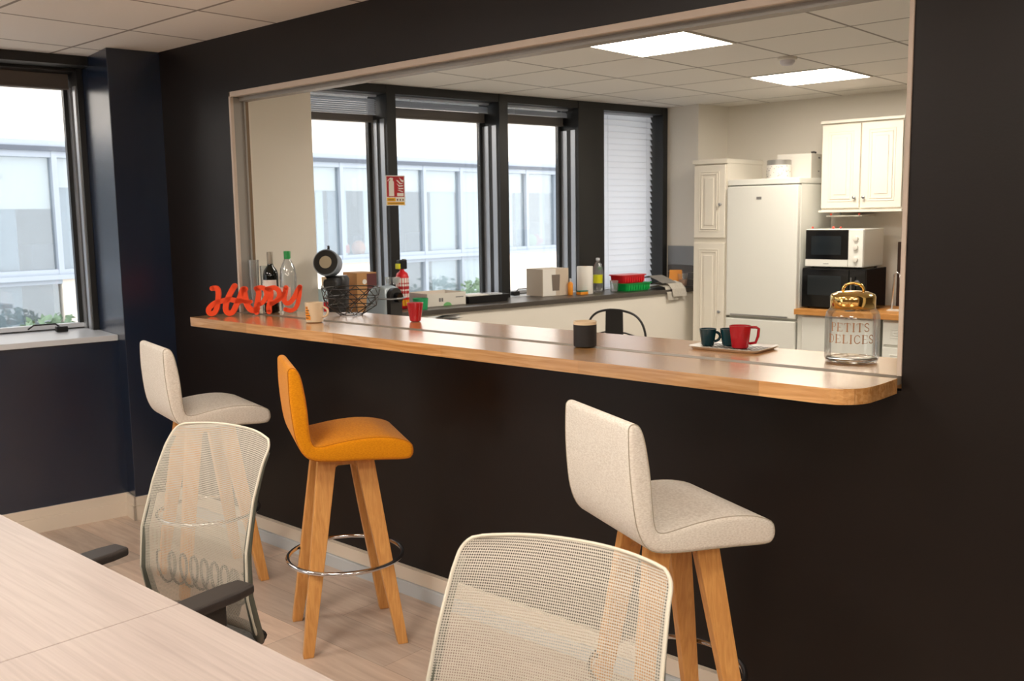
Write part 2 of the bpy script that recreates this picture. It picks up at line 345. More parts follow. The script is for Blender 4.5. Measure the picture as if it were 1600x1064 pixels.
# sills
struct(MB().box(-.24, .305, -7, -1.591, .965, .995).build('trim_5', M_sill, loc=FP, rz=FA, bevel=.003), 'white sill of the left window', 'trim')
struct(MB().box(-.24, .36, -.449, 3.04, .957, .99).build('trim_6', M_ledge, loc=FP, rz=FA, bevel=.003), 'dark ledge below the kitchen windows', 'trim')
struct(MB().box(-.24, -.01, -.449, 3.04, .99, .994).build('trim_7', M_sill, loc=FP, rz=FA), 'pale strip of sill at the foot of the glass', 'trim')
# column splash tiles
q = MB(); q.mi = 0
c0 = MB(); c0.box(.015, .325, 3.036, 3.045, 1.167, 1.325)
struct(c0.build('wall_tiles', M_tile1, loc=FP, rz=FA), 'light grey tile band on the column', 'wall tiles')
q = MB()
for z0, z1 in ((.87, .995), (.998, 1.05), (1.053, 1.107), (1.11, 1.165)): q.box(.015, .325, 3.036, 3.045, z0, z1)
struct(q.build('wall_tiles', M_tile2, loc=FP, rz=FA), 'dark grey tiles on the column above the ledge', 'wall tiles')
# header and mullions
q = MB(); q.box(-.45, .09, -7, -1.591, 2.42, CE-.001); q.box(-.45, -.05, -7, -1.591, 2.405, 2.42)
struct(q.build('trim_8', M_frame, loc=FP, rz=FA), 'black header above the left window', 'trim')
q = MB(); q.box(-.45, -.005, -.449, 3.04, 2.412, CE-.001)
struct(q.build('trim_9', M_frame, loc=FP, rz=FA), 'charcoal header above the kitchen windows', 'trim')
def mullion(s0, s1, name, wide=False, z0=.992, z1=2.468, top=True):
    r = fe(name); struct(r, 'charcoal window post', 'window post')
    MB().box(-.25, 0, s0, s1, z0, z1).build('post', M_frame, r, bevel=.002)
    q = MB()
    for sd, sg in ((s0, -1), (s1, 1)):
        a, b_ = sorted((sd, sd+sg*.006)); q.box(-.085, -.035, a, b_, z0, 2.25); q.box(-.20, -.13, a, b_, z0, 2.25)
    q.build('guide_rail', M_alu, r); return r
mullion(.31, .38, 'trim_10'); mullion(1.255, 1.335, 'trim_11'); mullion(2.03, 2.305, 'trim_12')
q = MB(); q.box(-.25, -.0, 2.985, 3.04, .992, 2.468); struct(q.build('trim_13', M_frame, loc=FP, rz=FA), 'charcoal end post of the kitchen windows', 'window post')
r = fe('trim_14'); struct(r, 'charcoal end post of the left window beside the navy column', 'window post')
MB().box(-.27, -.03, -1.591-.03, -1.591, .996, 2.42).build('post', M_frame, r)
q = MB(); q.box(-.10, -.055, -1.628, -1.621, .997, 2.33); q.box(-.20, -.155, -1.628, -1.621, .997, 2.33); q.build('guide_rail', M_alu, r)
for i, sp in enumerate((-3.0, -4.4, -5.8)): mullion(sp, sp+.07, 'trim_%d' % (15+i), z0=.997, z1=2.405)
wn = [1]
def window(s0, s1, slats=0, zt=2.41, zsh=(2.24, 2.29), closed=False, glass_off=-.22, zb=.992, label=''):
    r = fe('window_%d' % wn[0]); wn[0] += 1; struct(r, label, 'window')
    q = MB(); w_ = .022
    q.box(glass_off-.02, glass_off+.02, s0, s0+w_, zb, zsh[0]); q.box(glass_off-.02, glass_off+.02, s1-w_, s1, zb, zsh[0])
    q.build('frame', M_frame, r)
    MB().box(glass_off-.02, glass_off+.03, s0, s1, zb+.006, zb+.03).build('bottom_rail', M_sill, r); MB().box(glass_off-.02, glass_off+.028, s0, s1, zb, zb+.006).build('gasket', M_frame, r)
    MB().box(glass_off-.003, glass_off+.003, s0+w_, s1-w_, zb+.03, 2.42).build('glass', M_glass, r)
    if not closed:
        q = MB(); q.box(glass_off-.015, glass_off+.05, s0, s1, zsh[0], zsh[1]); q.box(glass_off-.005, glass_off+.055, s0, s1, zsh[0]-.008, zsh[0]+.004)
        q.build('shutter_box', M_shutter, r, bevel=.002)
    if slats or closed:
        q = MB(); q.box(-.135, -.10, s0+.01, s1-.01, 2.398, 2.411)
        z = 2.388; zend = zsh[1] if not closed else 1.0
        nn = slats if slats else int((2.388-1.0)/.046)
        for k in range(nn):
            zz = 2.378-(2.378-zend)*k/max(1, nn-1)
            a = math.radians(63 if closed else 35); d = .0275 if closed else .0125
            x, h = d*math.cos(a), d*math.sin(a)
            q.rings([[(-.118-x, s0+.012, zz+h), (-.118+x, s0+.012, zz-h), (-.118+x+.0008, s0+.012, zz-h+.0008), (-.118-x+.0008, s0+.012, zz+h+.0008)],
                     [(-.118-x, s1-.012, zz+h), (-.118+x, s1-.012, zz-h), (-.118+x+.0008, s1-.012, zz-h+.0008), (-.118-x+.0008, s1-.012, zz+h+.0008)]])
        for ss in (s0+.2*(s1-s0), s1-.12*(s1-s0)): q.box(-.104, -.102, ss, ss+.003, zend, 2.40)
        q.build('venetian_blind', M_slatc if closed else M_slat, r)
    return r
window(-6.9, -5.8, zsh=(2.33, 2.40), zb=.997, label='window furthest behind the camera')
window(-5.73, -4.4, zsh=(2.33, 2.40), zb=.997, label='window behind the camera')
window(-4.33, -3.0, zsh=(2.33, 2.40), zb=.997, label='window left of the visible left window')
window(-2.93, -1.628, zsh=(2.33, 2.405), zb=.997, label='left window of the front room beside the navy column')
window(-.45, .303, slats=8, zsh=(2.245, 2.285), label='first kitchen window beside the off white column')
window(.387, 1.248, slats=4, zsh=(2.285, 2.345), label='second kitchen window, right of the fire extinguisher sign')
window(1.342, 2.023, slats=5, zsh=(2.295, 2.352), label='third kitchen window, left of the broad charcoal panel')
window(2.312, 2.978, closed=True, label='fourth kitchen window with its white blind fully down')

# ceiling panels
def ceiling_light(x, y, label, group=None):
    t = thing('ceiling_light', label, 'ceiling light', (x, y, CE), group=group)
    q = MB(); q.box(-.296, .296, -.296, -.282, -.006, 0); q.box(-.296, .296, .282, .296, -.006, 0); q.box(-.296, -.282, -.282, .282, -.006, 0); q.box(.282, .296, -.282, .282, -.006, 0)
    q.build('frame', M_cardw, t); MB().box(-.282, .282, -.282, .282, -.004, 0).build('diffuser', M_panel, t); return t
ceiling_light(-2.9, 4.35, 'square lit ceiling panel nearest the serving opening')
ceiling_light(-2.9, 6.15, 'square lit ceiling panel further back above the fridge side')
for x, y, l in ((-.5, 4.35, 'square lit ceiling panel over the unseen right part of the kitchen'), (-2.3, .75, 'square lit ceiling panel above the pale oak desk'), (-.5, .75, 'square lit ceiling panel above the camera side'), (-.5, -2.25, 'square lit ceiling panel behind the camera'), (1.9, .75, 'square lit ceiling panel at the far right of the front room'), (-4.1, .15, 'added square lit ceiling panel near the unseen left windows'), (-2.3, -2.25, 'added square lit ceiling panel in the unseen rear left of the front room'), (1.3, -1.65, 'square lit ceiling panel in the rear right of the front room'), (1.3, -.45, 'added square lit ceiling panel just behind the camera')): ceiling_light(x, y, l)  # unseen panels; several of them added to brighten the front room
t = thing('smoke_detector', 'small white round smoke detector on the kitchen ceiling', 'smoke detector', (-2.645, 5.305, CE))
MB().lathe([(.055, 0), (.055, -.012), (.045, -.016)], seg=24).build('base', M_cardw, t, smooth=40)
MB().lathe([(.042, -.016), (.042, -.03), (.030, -.042), (.01, -.045)], seg=24).build('sensor', M_tin, t, smooth=40)

# ================================================================== COUNTER
def round_poly():
    p = [(-4.20, 2.358)]
    p += [(-1.06, 2.358)]+arc(-1.06, 2.453, .095, -90, -5, 8)+[(-.9615, 2.52), (-.9615, 2.611)]
    return p
ct = thing('bar_counter', 'long oak block counter running through the serving opening', 'counter')
MB().prism([(-4.20, 2.362), (-4.185, 2.358)]+round_poly()[1:]+[(-4.207, 2.611), (-4.207, 2.40)], 1.098, 1.14).build('front_board', M_counter, ct, bevel=.004)
MB().prism([(-4.207, 2.656), (-.963, 2.656), (-.963, 2.98), (-3.66, 2.98), (-3.88, 2.86), (-4.207, 2.77)], 1.104, 1.14).build('back_board', M_counter, ct, bevel=.003)
MB().box(-4.207, -.963, 2.6115, 2.6555, 1.12, 1.1405).build('metal_rail', mat('taupe_rail', (126, 116, 102), .55, spec=.3), ct)

# ================================================================== DESK
dk = thing('desk', 'large pale oak desk with a seam across its top', 'desk', (-1.957, .4, 0))
MB().box(-1.35, -.0012, -.62, .635, .715, .74).build('tabletop', M_desk, dk, bevel=.0015)
MB().box(.0012, 1.5, -.62, .635, .715, .74).build('tabletop', M_desk, dk, bevel=.0015)
for x in (-1.25, .05, 1.4):
    for y in (-.5, .5): MB().box(x-.03, x+.03, y-.03, y+.03, 0, .715).build('leg', M_cardw, dk)
MB().box(-1.28, 1.43, -.03, .03, .66, .714).build('crossbar', M_cardw, dk)

# ================================================================== BAR STOOLS
PROF0 = [(-.206, 1.046), (-.205, .96), (-.196, .86), (-.184, .80), (-.162, .757), (-.128, .735), (-.06, .725), (.03, .721), (.12, .716), (.205, .711), (.228, .719), (.236, .742), (.224, .772), (.17, .793), (.09, .803), (.0, .799), (-.07, .789), (-.108, .785), (-.130, .797), (-.139, .85), (-.144, .93), (-.153, 1.0), (-.163, 1.045), (-.176, 1.068), (-.192, 1.073), (-.203, 1.066)]
def closed_spline(P, k=3):
    n = len(P); out = []
    for i in range(n):
        a, b, c, d = (Vector(P[(i+j) % n]) for j in (-1, 0, 1, 2))
        for j in range(k):
            t = j/k; out.append(.5*((2*b)+(c-a)*t+(2*a-5*b+4*c-d)*t*t+(3*b-a-3*c+d)*t**3))
    return out
PROF = closed_spline(PROF0)
def stool(loc, rz, fab, pipe, label, legrot=0, boff=0):
    t = thing('bar_stool', label, 'bar stool', loc, rz)
    n = len(PROF); P = [Vector(p) for p in PROF]; cen = Vector((-.1, .74)); rings = []
    # inward normals of the profile
    N = []
    for i in range(n):
        d = (P[(i+1) % n]-P[i-1]).normalized(); N.append(Vector((-d.y, d.x)))
    cs = [(-.200, .013), (-.1985, .008), (-.195, .0035), (-.190, .001), (-.184, 0)]
    xs = cs+[(x, 0) for x in (-.15, -.1, -.05, 0, .05, .1, .15)]+[(-a, b_) for a, b_ in cs[::-1]]
    for x, ins in xs:
        ring = []
        for i in range(n):
            p = P[i]+N[i]*ins; c = 1-(x/.2)**2
            top_face = .50 < i/n < .76; front_face = i/n >= .76
            dz = .010*c if top_face and p.y > .77 else 0
            dy = -.010*c if front_face and p.y < 1.04 else 0     # slightly dished backrest
            ring.append((x*(1-.05*max(0, (p.y-.85)/.2)), p.x+dy, p.y+dz))
        rings.append(ring)
    q = MB(); q.rings(rings); q.build('seat_shell', fab, t, smooth=60)
    for sx in (-1, 1):
        pts = [(sx*.1925*(1-.05*max(0, (P[i].y-.85)/.2)), (P[i]+N[i]*.0015).x, (P[i]+N[i]*.0015).y) for i in range(n)]
        MB().tube(pts, .0016, closed=True, seg=6).build('piping', pipe, t, smooth=True)
    b = empty('base', (0, boff, 0), legrot); b.parent = t
    for k, (ax, ay) in enumerate(((1, 1), (-1, 1), (-1, -1), (1, -1))):
        q = MB(); rs = []
        for z, xc, yo, yi in ((.715, .085, .103, .034), (.45, .118, .137, .078), (0, .175, .195, .157)):
            hx = .018+.002*z
            rs.append([(ax*xc-hx, ay*yo, z), (ax*xc+hx, ay*yo, z), (ax*xc+hx, ay*yi, z), (ax*xc-hx, ay*yi, z)])
        q.rings(rs); q.build('leg', M_beech, b, bevel=.003)
    for y in (-1, 1):   # arched aprons
        prof = [(-.068, .712), (.068, .712), (.068, .655), (.055, .675), (.03, .686), (-.03, .686), (-.055, .675), (-.068, .655)]
        q = MB(); q.prism([(a, c) for a, c in prof], -.011, .011, Matrix.Translation((0, y*.07, 0)) @ Matrix.Rotation(PI/2, 4, 'X')); q.build('apron', M_beech, b)
    for x in (-1, 1):
        q = MB(); q.prism([(-.04, .712), (.04, .712), (.055, .665), (.03, .686), (-.03, .686), (-.055, .665)], -.011, .011, Matrix.Translation((x*.085, 0, 0)) @ Matrix.Rotation(PI/2, 4, 'Z') @ Matrix.Rotation(PI/2, 4, 'X')); q.build('end_apron', M_beech, b)
    MB().box(-.08, .08, -.08, .08, .7125, .722).build('mounting_plate', M_black, b)
    MB().tube([(.218*math.cos(2*PI*k/48), .218*math.sin(2*PI*k/48), .31) for k in range(48)], .0085, True, 10).build('foot_ring', M_chrome, b, smooth=True)
    for ax, ay in ((1, 1), (-1, 1), (-1, -1), (1, -1)):
        MB().lathe([(.0055, 0), (.0055, .003)], seg=12, M=Matrix.Translation((ax*.134, ay*.157, .31)) @ Matrix.Rotation(PI/2, 4, 'X')).build('screw', M_black, b)
    return t
stool((-2.90, 2.225, 0), math.radians(-29), M_stoolo, M_pipeo, 'mustard orange upholstered bar stool on beech legs with a chrome foot ring')
stool((-1.445, 2.201, 0), math.radians(-26), M_stoolw, M_pipew, 'cream bar stool on the right, behind the large mesh office chair', math.radians(-6), .018)
stool((-3.83, 2.19, 0), math.radians(-13), M_stoolw, M_pipew, 'cream bar stool at the left end of the counter beside the navy column')

# ================================================================== OFFICE CHAIRS
def office_chair(loc, rz, label):
    """faces local -y"""
    t = thing('office_chair', label, 'office chair', loc, rz)
    nu, nv = 22, 60; bm = bmesh.new(); uvl = bm.loops.layers.uv.new('cloth'); G = []
    KZ = [(.455, .195, .20), (.50, .165, .228), (.60, .143, .228), (.72, .150, .223), (.85, .190, .213), (.95, .236, .207), (1.0, .270, .204), (1.012, .280, .204)]
    def pt(u, v):
        z = .455+.557*v
        for a, c in zip(KZ, KZ[1:]):
            if z <= c[0]+1e-6: break
        f_ = (z-a[0])/(c[0]-a[0]); yc = a[1]+(c[1]-a[1])*f_; hw = a[2]+(c[2]-a[2])*f_
        k = abs(u); rc = .036
        dt = max(0, rc-(1.012-z)); db = max(0, .06-(z-.455))
        if dt > 0: hw -= rc-math.sqrt(max(0, rc*rc-dt*dt))
        return Vector((u*hw, yc-.030*k**2.5, z-.008*u*u*max(0, (v-.8)/.2)))
    cv = lambda t_: .55*t_+.45*(.5-.5*math.cos(PI*t_))
    for j in range(nv+1):
        G.append([bm.verts.new(pt(-1+2*i/nu, cv(j/nv))) for i in range(nu+1)])
    for j in range(nv):
        for i in range(nu):
            f_ = bm.faces.new((G[j][i], G[j][i+1], G[j+1][i+1], G[j+1][i])); f_.smooth = True
            for lp, (a, c) in zip(f_.loops, ((i, j), (i+1, j), (i+1, j+1), (i, j+1))): lp[uvl].uv = ((a/nu-.5)*.45, cv(c/nv)*.56)
    me = bpy.data.meshes.new('back_mesh'); bm.to_mesh(me); bm.free(); me.materials.append(M_cloth)
    o = bpy.data.objects.new('back_mesh', me); COL.objects.link(o); o.parent = t
    # frame around: rounded edge tube
    rim = [pt(-1+2*i/16, 1) for i in range(17)]+[pt(1, cv(1-j/nv)) for j in range(1, nv+1)]+[pt(1-2*i/16, 0) for i in range(1, 17)]+[pt(-1, cv(j/nv)) for j in range(1, nv)]
    MB().tube([p+Vector((0, .002, 0)) for p in rim], .0036, True, 8).build('edge_binding', mat_edge, t, smooth=True)
    for sx in (-1, 1):
        pts = [pt(sx*.99, v)+Vector((-sx*.004, .011, 0)) for v in [.0+.93*k/14 for k in range(15)]]
        MB().tube(pts, [.015-.009*k/14 for k in range(15)], seg=10).build('side_rail', M_cframe, t, smooth=True)
    MB().tube([pt(u, .03)+Vector((0, .02, 0)) for u in [-1+.2*k for k in range(11)]], .014, seg=8).build('lower_rail', M_black, t, smooth=True)
    # coil lumbar support
    pts = []
    for k in range(0, 8*16+1):
        u = -.78+1.56*k/(8*16); a = 2*PI*k/16
        p = pt(u, .27); pts.append((p.x+.026*math.cos(a+PI/2), p.y+.016, p.z+.046*math.sin(a+PI/2)))
    MB().tube(pts, .004, seg=6).build('lumbar_coil', M_black, t, smooth=True)
    # spine
    MB().tube([(0, .13, .40), (0, .23, .42), (0, .265, .50), (0, .262, .58)], [.022, .022, .02, .012], seg=10).build('spine', M_black, t, smooth=True)
    # seat
    sp = [(-.235, -.27), (.235, -.27), (.25, -.2), (.25, .1), (.2, .17), (-.2, .17), (-.25, .1), (-.25, -.2)]
    MB().prism(sp, .425, .485).build('seat', mat_seat, t, bevel=.02, seg=3)
    MB().box(-.12, .12, -.15, .15, .375, .424).build('tilt_mechanism', M_black, t, bevel=.01)
    for sx in (-1, 1):
        x = sx*.265
        a = MB(); a.prism([(x-.042, -.155), (x+.042, -.155), (x+.042, .03), (x+.032, .085), (x-.032, .085), (x-.042, .03)], .642, .668); ap = a.build('armrest', M_armpad, t, bevel=.008, seg=3)
        a = MB(); a.box(x-.012-.012, x+.024, -.075, .0, .47, .642); a.box(min(x*.55, x+.012*sx), max(x*.55, x+.012*sx), -.07, .0, .40, .43); a.box(x-.02, x+.02, -.07, 0, .41, .48); a.build('arm_post', M_black, t, bevel=.006)
    MB().lathe([(.03, .0), (.03, .30)], cz=.09, seg=16).build('gas_column', M_black, t, smooth=40)
    q = MB()
    for k in range(5):
        a = 2*PI*k/5+.3; q.tube([(0, 0, .10), (.12*math.cos(a), .12*math.sin(a), .095), (.29*math.cos(a), .29*math.sin(a), .075)], [.03, .024, .016], seg=8)
    q.build('star_base', M_black, t, smooth=True)
    for k in range(5):
        a = 2*PI*k/5+.3
        MB().lathe([(.02, -.02), (.0275, -.015), (.0275, .015), (.02, .02)], seg=14, M=Matrix.Translation((.29*math.cos(a), .29*math.sin(a), .0275)) @ Matrix.Rotation(a, 4, 'Z') @ Matrix.Rotation(PI/2, 4, 'X')).build('caster', M_black, t, smooth=40)
    return t
mat_edge = mat('pale_binding', (206, 200, 184), .7); mat_seat = fabric('grey_seat_fabric', (70, 68, 64), (52, 50, 48))
office_chair((-2.375, 1.19, 0), math.radians(8), 'beige mesh office chair at the left with black armrests and a coil behind its back')
office_chair((-.985, 1.04, 0), math.radians(14), 'large beige mesh office chair back nearest the camera, cut by the bottom of the photo')

# ================================================================== ON THE COUNTER
ZC = 1.141
# HAPPY sign
A = Vector((-4.13, 2.425)); B = Vector((-3.86, 2.70)); ang = math.atan2(B.y-A.y, B.x-A.x)
hs = tag(empty('happy_sign', (0, 0, 0)), 'orange red cut out word HAPPY standing on the counter end', 'sign')
def zz(pts):  # sketch units -> metres in the sign plane
    return [((x-88)/1251*.385, (925-y)*.000358) for x, y in pts]
q = MB(); k_ = .00034
for pts, w_ in (
    ([(150, 572), (215, 572), (240, 625), (228, 730), (205, 830), (165, 893), (110, 905), (78, 878), (92, 830), (175, 768), (300, 738), (400, 722), (500, 740), (575, 745)], 62),
    ([(490, 545), (430, 625), (370, 725), (338, 820), (348, 880), (392, 905), (445, 885), (500, 800), (560, 700), (610, 595), (648, 590)], 66),
    ([(630, 600), (640, 690), (668, 800), (720, 862), (780, 872), (815, 850)], 70),
    ([(590, 745), (650, 755), (722, 758)], 46),
    ([(825, 590), (850, 640), (830, 740), (806, 830), (805, 900)], 62),
    ([(815, 583), (885, 572), (950, 600), (965, 680), (915, 760), (850, 795)], 56),
    ([(1020, 600), (1035, 650), (1015, 760), (995, 840), (995, 895)], 62),
    ([(985, 590), (1090, 578), (1150, 615), (1165, 680), (1120, 745), (1040, 790)], 56),
    ([(1040, 790), (1140, 750), (1210, 700), (1240, 640)], 44),
    ([(1268, 580), (1252, 650), (1232, 730), (1262, 785), (1325, 775), (1395, 700), (1450, 610), (1480, 575)], 58),
    ([(1482, 575), (1470, 660), (1442, 780), (1400, 855), (1335, 885), (1275, 878), (1245, 868)], 50)):
    q.ribbon(zz(pts), w_*k_*1.12, -.009, .009)
o = q.build('lettering', M_orangered, hs); hs.location = (A.x, A.y, ZC+.007); hs.rotation_euler = (0, 0, ang)
def mug(loc, rz, r0, r1, h, m, label, name='mug', hand=True, hs_=.5, square=False, inner=None, cat='mug'):
    t = thing(name, label, cat, loc, rz)
    MB().lathe([(r0*.8, 0), (r0, .004), (r0+(r1-r0)*.5, h*.5), (r1, h), (r1-.003, h), (r0+(r1-r0)*.5-.0035, h*.5), (r0-.004, .008), (.001, .007)], seg=32).build('cup_body', [m], t, smooth=40)
    if hand:
        hh = h*hs_; zc = h*.52; x = (r0+r1)/2-.002
        if square: pts = [(x+.001, 0, zc+hh*.62), (x+hh*.45, 0, zc+hh*.60), (x+hh*.62, 0, zc+hh*.50), (x+hh*.58, 0, zc), (x+hh*.42, 0, zc-hh*.42), (x, 0, zc-hh*.48)]
        else: pts = [(x+hh*.62*math.sin(PI*k/10), 0, zc+hh*.5*math.cos(PI*k/10)) for k in range(11)]
        MB().tube(pts, .0048, seg=8).build('handle', m, t, smooth=True)
    return t
tm = mug((-3.495, 2.562, ZC), math.radians(30), .038, .040, .088, M_cream, 'cream mug with an orange striped tiger print, right of the orange red word')
q = MB(); M_or = mat('orange_stripes', (240, 150, 30), .4)
# generic striped animal print on the mug: orange patch wrapped on the wall and dark stripes
def patch(q, a0, a1, z0, z1, r): 
    n = 8; q.rings([[(r*math.cos(a0+(a1-a0)*k/n), r*math.sin(a0+(a1-a0)*k/n), z) for k in range(n+1)]+[((r-.001)*math.cos(a1+(a0-a1)*k/n), (r-.001)*math.sin(a1+(a0-a1)*k/n), z) for k in range(n+1)] for z in (z0, z1)])
for z0, z1, a, b_ in ((.014, .03, -132, -92), (.03, .045, -135, -98), (.045, .06, -133, -104), (.06, .072, -129, -110)): patch(q, math.radians(a), math.radians(b_), z0, z1, .0408)
q.build('orange_print', M_or, tm, rz=0)
q = MB()
for z0, a, b_ in ((.02, -132, -104), (.031, -128, -94), (.042, -134, -106), (.053, -126, -100), (.064, -130, -112)): patch(q, math.radians(a), math.radians(b_), z0, z0+.003, .0412)
q.build('dark_stripes', M_black, tm)
mug((-3.143, 2.84, ZC), math.radians(150), .024, .036, .082, M_red, 'tall red tapered mug standing alone at the middle left of the counter', hand=False)
mug((-2.035, 2.62, ZC), math.radians(150), .040, .040, .088, M_matte, 'matt black mug with a cream inside standing on the counter middle', hs_=.62)
# cream rim band for black mug
bm_ = bpy.context.scene.objects['mug.002'] if 'mug.002' in bpy.data.objects else None
if bm_:
    MB().lathe([(.0402, .078), (.0403, .089), (.0365, .0892), (.036, .02), (.001, .018)], seg=32, cap=False).build('inner_glaze', M_cream, bm_, smooth=40)
# tray
tr = thing('serving_tray', 'small rectangular tray with a black and white zigzag pattern', 'tray', (-1.605, 2.873, ZC), math.radians(2))
q = MB(); q.rings([[(x, y, 0) for x, y in rrect(.115, .08, .02)], [(x, y, .010) for x, y in rrect(.128, .093, .025)], [(x, y, .0115) for x, y in rrect(.126, .091, .024)], [(x, y, .003) for x, y in rrect(.112, .077, .019)]])
q.build('tray_body', mat('pale_tray', (214, 208, 198), .35), tr, smooth=40)
q = MB()
for iy in range(-3, 4):
    for ix in range(-6, 7):
        x, y = ix*.018, iy*.021; sg = 1 if ix % 2 else -1
        if abs(x) > .10 or abs(y) > .066: continue
        q.prism([(x-.009, y-sg*.007-.004), (x+.009, y+sg*.007-.004), (x+.009, y+sg*.007+.005), (x-.009, y-sg*.007+.005)], .0031, .0037)
q.build('zigzag_print', M_black, tr)
mug((-1.700, 2.868, ZC+.0035), math.radians(48), .021, .029, .058, M_teal, 'small dark teal espresso cup at the left of the tray', 'espresso_cup', cat='cup', hs_=.55)
mug((-1.642, 2.905, ZC+.0035), math.radians(100), .021, .029, .058, M_teal, 'small dark teal espresso cup half hidden behind the red mug', 'espresso_cup', cat='cup', hs_=.5)
mug((-1.578, 2.868, ZC+.0035), math.radians(38), .027, .036, .076, M_red, 'red mug with a square handle standing on the tray', hs_=.66, square=True)
# glass jar
jr = thing('glass_jar', 'clear glass storage jar with a shiny gold lid at the right end', 'jar', (-1.185, 2.835, ZC))
R = .079
outer = [(.068, 0), (R-.003, .004), (R, .014), (R, .135), (R-.004, .150), (.066, .160), (.062, .166)]
inner = [(.058, .166), (.062, .157), (R-.008, .147), (R-.0045, .133), (R-.0045, .018), (.064, .011), (.001, .010)]
MB().lathe(outer, seg=64, cap=False).build('glass_body', M_jarg, jr, smooth=50)
MB().lathe([(.001, .001), (.066, .001), (.074, .006), (.074, .011), (.062, .014), (.03, .011), (.001, .010)], seg=64).build('glass_base', M_glassr, jr, smooth=50)
MB().lathe([(.0615, .160), (.065, .162), (.0655, .196), (.062, .203), (.045, .210), (.02, .213), (.001, .214)], seg=64).build('gold_lid', M_gold, jr, smooth=60)
MB().tube([(.030*math.cos(PI*k/14), 0, .209+.027*math.sin(PI*k/14)**.7) for k in range(15)], .0042, seg=10).build('lid_handle', M_gold, jr, smooth=True, rz=math.radians(25))
# serif lettering wrapped on the glass
GL = {  # strokes: (pts, width) in a unit cell
 'P': [([(0.15, 0), (.15, 1)], .16), ([(.15, .97), (.5, .97), (.62, .85), (.62, .68), (.5, .54), (.15, .52)], .06), ([(.0, .02), (.32, .02)], .05)],
 'E': [([(.15, 0), (.15, 1)], .16), ([(0, .97), (.68, .97)], .05), ([(.15, .5), (.5, .5)], .05), ([(0, .03), (.7, .03)], .05), ([(.68, .97), (.68, .8)], .05), ([(.7, .03), (.7, .2)], .05)],
 'T': [([(.36, 0), (.36, 1)], .16), ([(0, .97), (.72, .97)], .05), ([(0, .97), (0, .8)], .05), ([(.72, .97), (.72, .8)], .05), ([(.2, .02), (.52, .02)], .05)],
 'I': [([(.15, 0), (.15, 1)], .16), ([(0, .02), (.3, .02)], .05), ([(0, .98), (.3, .98)], .05)],
 'S': [([(.55, .82), (.42, .97), (.2, .97), (.06, .82), (.12, .62), (.42, .44), (.58, .26), (.48, .06), (.22, .02), (.04, .18)], .10)],
 'D': [([(.15, 0), (.15, 1)], .16), ([(0, .97), (.4, .97), (.68, .75), (.7, .3), (.45, .03), (0, .03)], .07)],
 'L': [([(.15, 0), (.15, 1)], .16), ([(0, .97), (.32, .97)], .05), ([(0, .03), (.62, .03)], .05), ([(.62, .03), (.62, .22)], .05)],
 'C': [([(.66, .8), (.5, .96), (.25, .95), (.08, .72), (.06, .32), (.22, .06), (.48, .03), (.68, .2)], .10)]}
WD = dict(P=.66, E=.76, T=.76, I=.34, S=.64, D=.78, L=.68, C=.74)
def jar_text(txt, zb, h, a_mid, name):
    tot = sum(WD[c]+.16 for c in txt)*h; q = MB(); x0 = -tot/2; q2 = bmesh.new(); tmp = MB()
    for c in txt:
        for pts, w_ in GL[c]:
            P = [(x0+a*h*.98, zb+b_*h) for a, b_ in pts]
            if len(P) == 2:  # subdivide so it can bend round the jar
                P = [(P[0][0]+(P[1][0]-P[0][0])*i/5, P[0][1]+(P[1][1]-P[0][1])*i/5) for i in range(6)]
            tmp.ribbon(P, w_*h, -.0003, .0003)
        x0 += (WD[c]+.16)*h
    for v in tmp.b.verts:
        x, y, z = v.co; a = a_mid+x/R; rad = R+.0007-y*.9; v.co = (rad*math.cos(a), rad*math.sin(a), z)
    tmp.build(name, M_text, jr)
am = math.radians(-67)-.02
jar_text('PETITS', .098, .0245, am-.05, 'lettering_petits'); jar_text('DELICES', .063, .0245, am, 'lettering_delices')
# bottles and film at the left end
bw = thing('wine_bottle', 'dark red wine bottle with a grey foil neck behind the word', 'bottle', (-4.055, 2.722, ZC))
MB().lathe([(.03, 0), (.036, .004), (.037, .18), (.032, .205), (.016, .228), (.0135, .24), (.0135, .29)], seg=28).build('glass_body', M_darkglass, bw, smooth=60)
MB().lathe([(.0145, .238), (.0145, .293), (.0135, .295)], seg=20).build('foil_cap', mat('grey_foil', (150, 142, 128), .4, .4), bw, smooth=40)
q = MB(); patch(q, math.radians(-110), math.radians(10), .05, .16, .0378); q.build('paper_label', M_paperw, bw)
bg_ = thing('clear_bottle', 'clear glass bottle with a green cap beside the wine bottle', 'bottle', (-3.972, 2.765, ZC))
MB().lathe([(.033, 0), (.038, .005), (.039, .09), (.041, .17), (.036, .215), (.018, .255), (.0135, .27), (.0135, .285), (.0125, .285), (.0125, .27), (.017, .255), (.034, .213), (.039, .17), (.037, .09), (.035, .01), (.001, .008)], seg=28).build('glass_body', M_plastic, bg_, smooth=60)
MB().lathe([(.016, .26), (.0165, .297), (.015, .299)], seg=20).build('green_cap', mat('green_cap', (0, 140, 60), .4), bg_, smooth=40)
q = MB(); patch(q, math.radians(-150), math.radians(-20), .055, .125, .0402); q.build('paper_label', [mat('pink_white_label', (238, 208, 196), .5)], bg_)
cf = thing('cup_stack', 'tall stack of clear plastic cups against the opening edge', 'plastic cups', (-4.165, 2.70, ZC))
for k, (x, y) in enumerate(((0, 0), (.03, .045))):
    MB().lathe([(.019, 0), (.019, .002), (.026, .255-.03*k), (.0255, .255-.03*k), (.0185, .003)], x, y, seg=20).build('cup_column', M_plastic, cf, smooth=60)
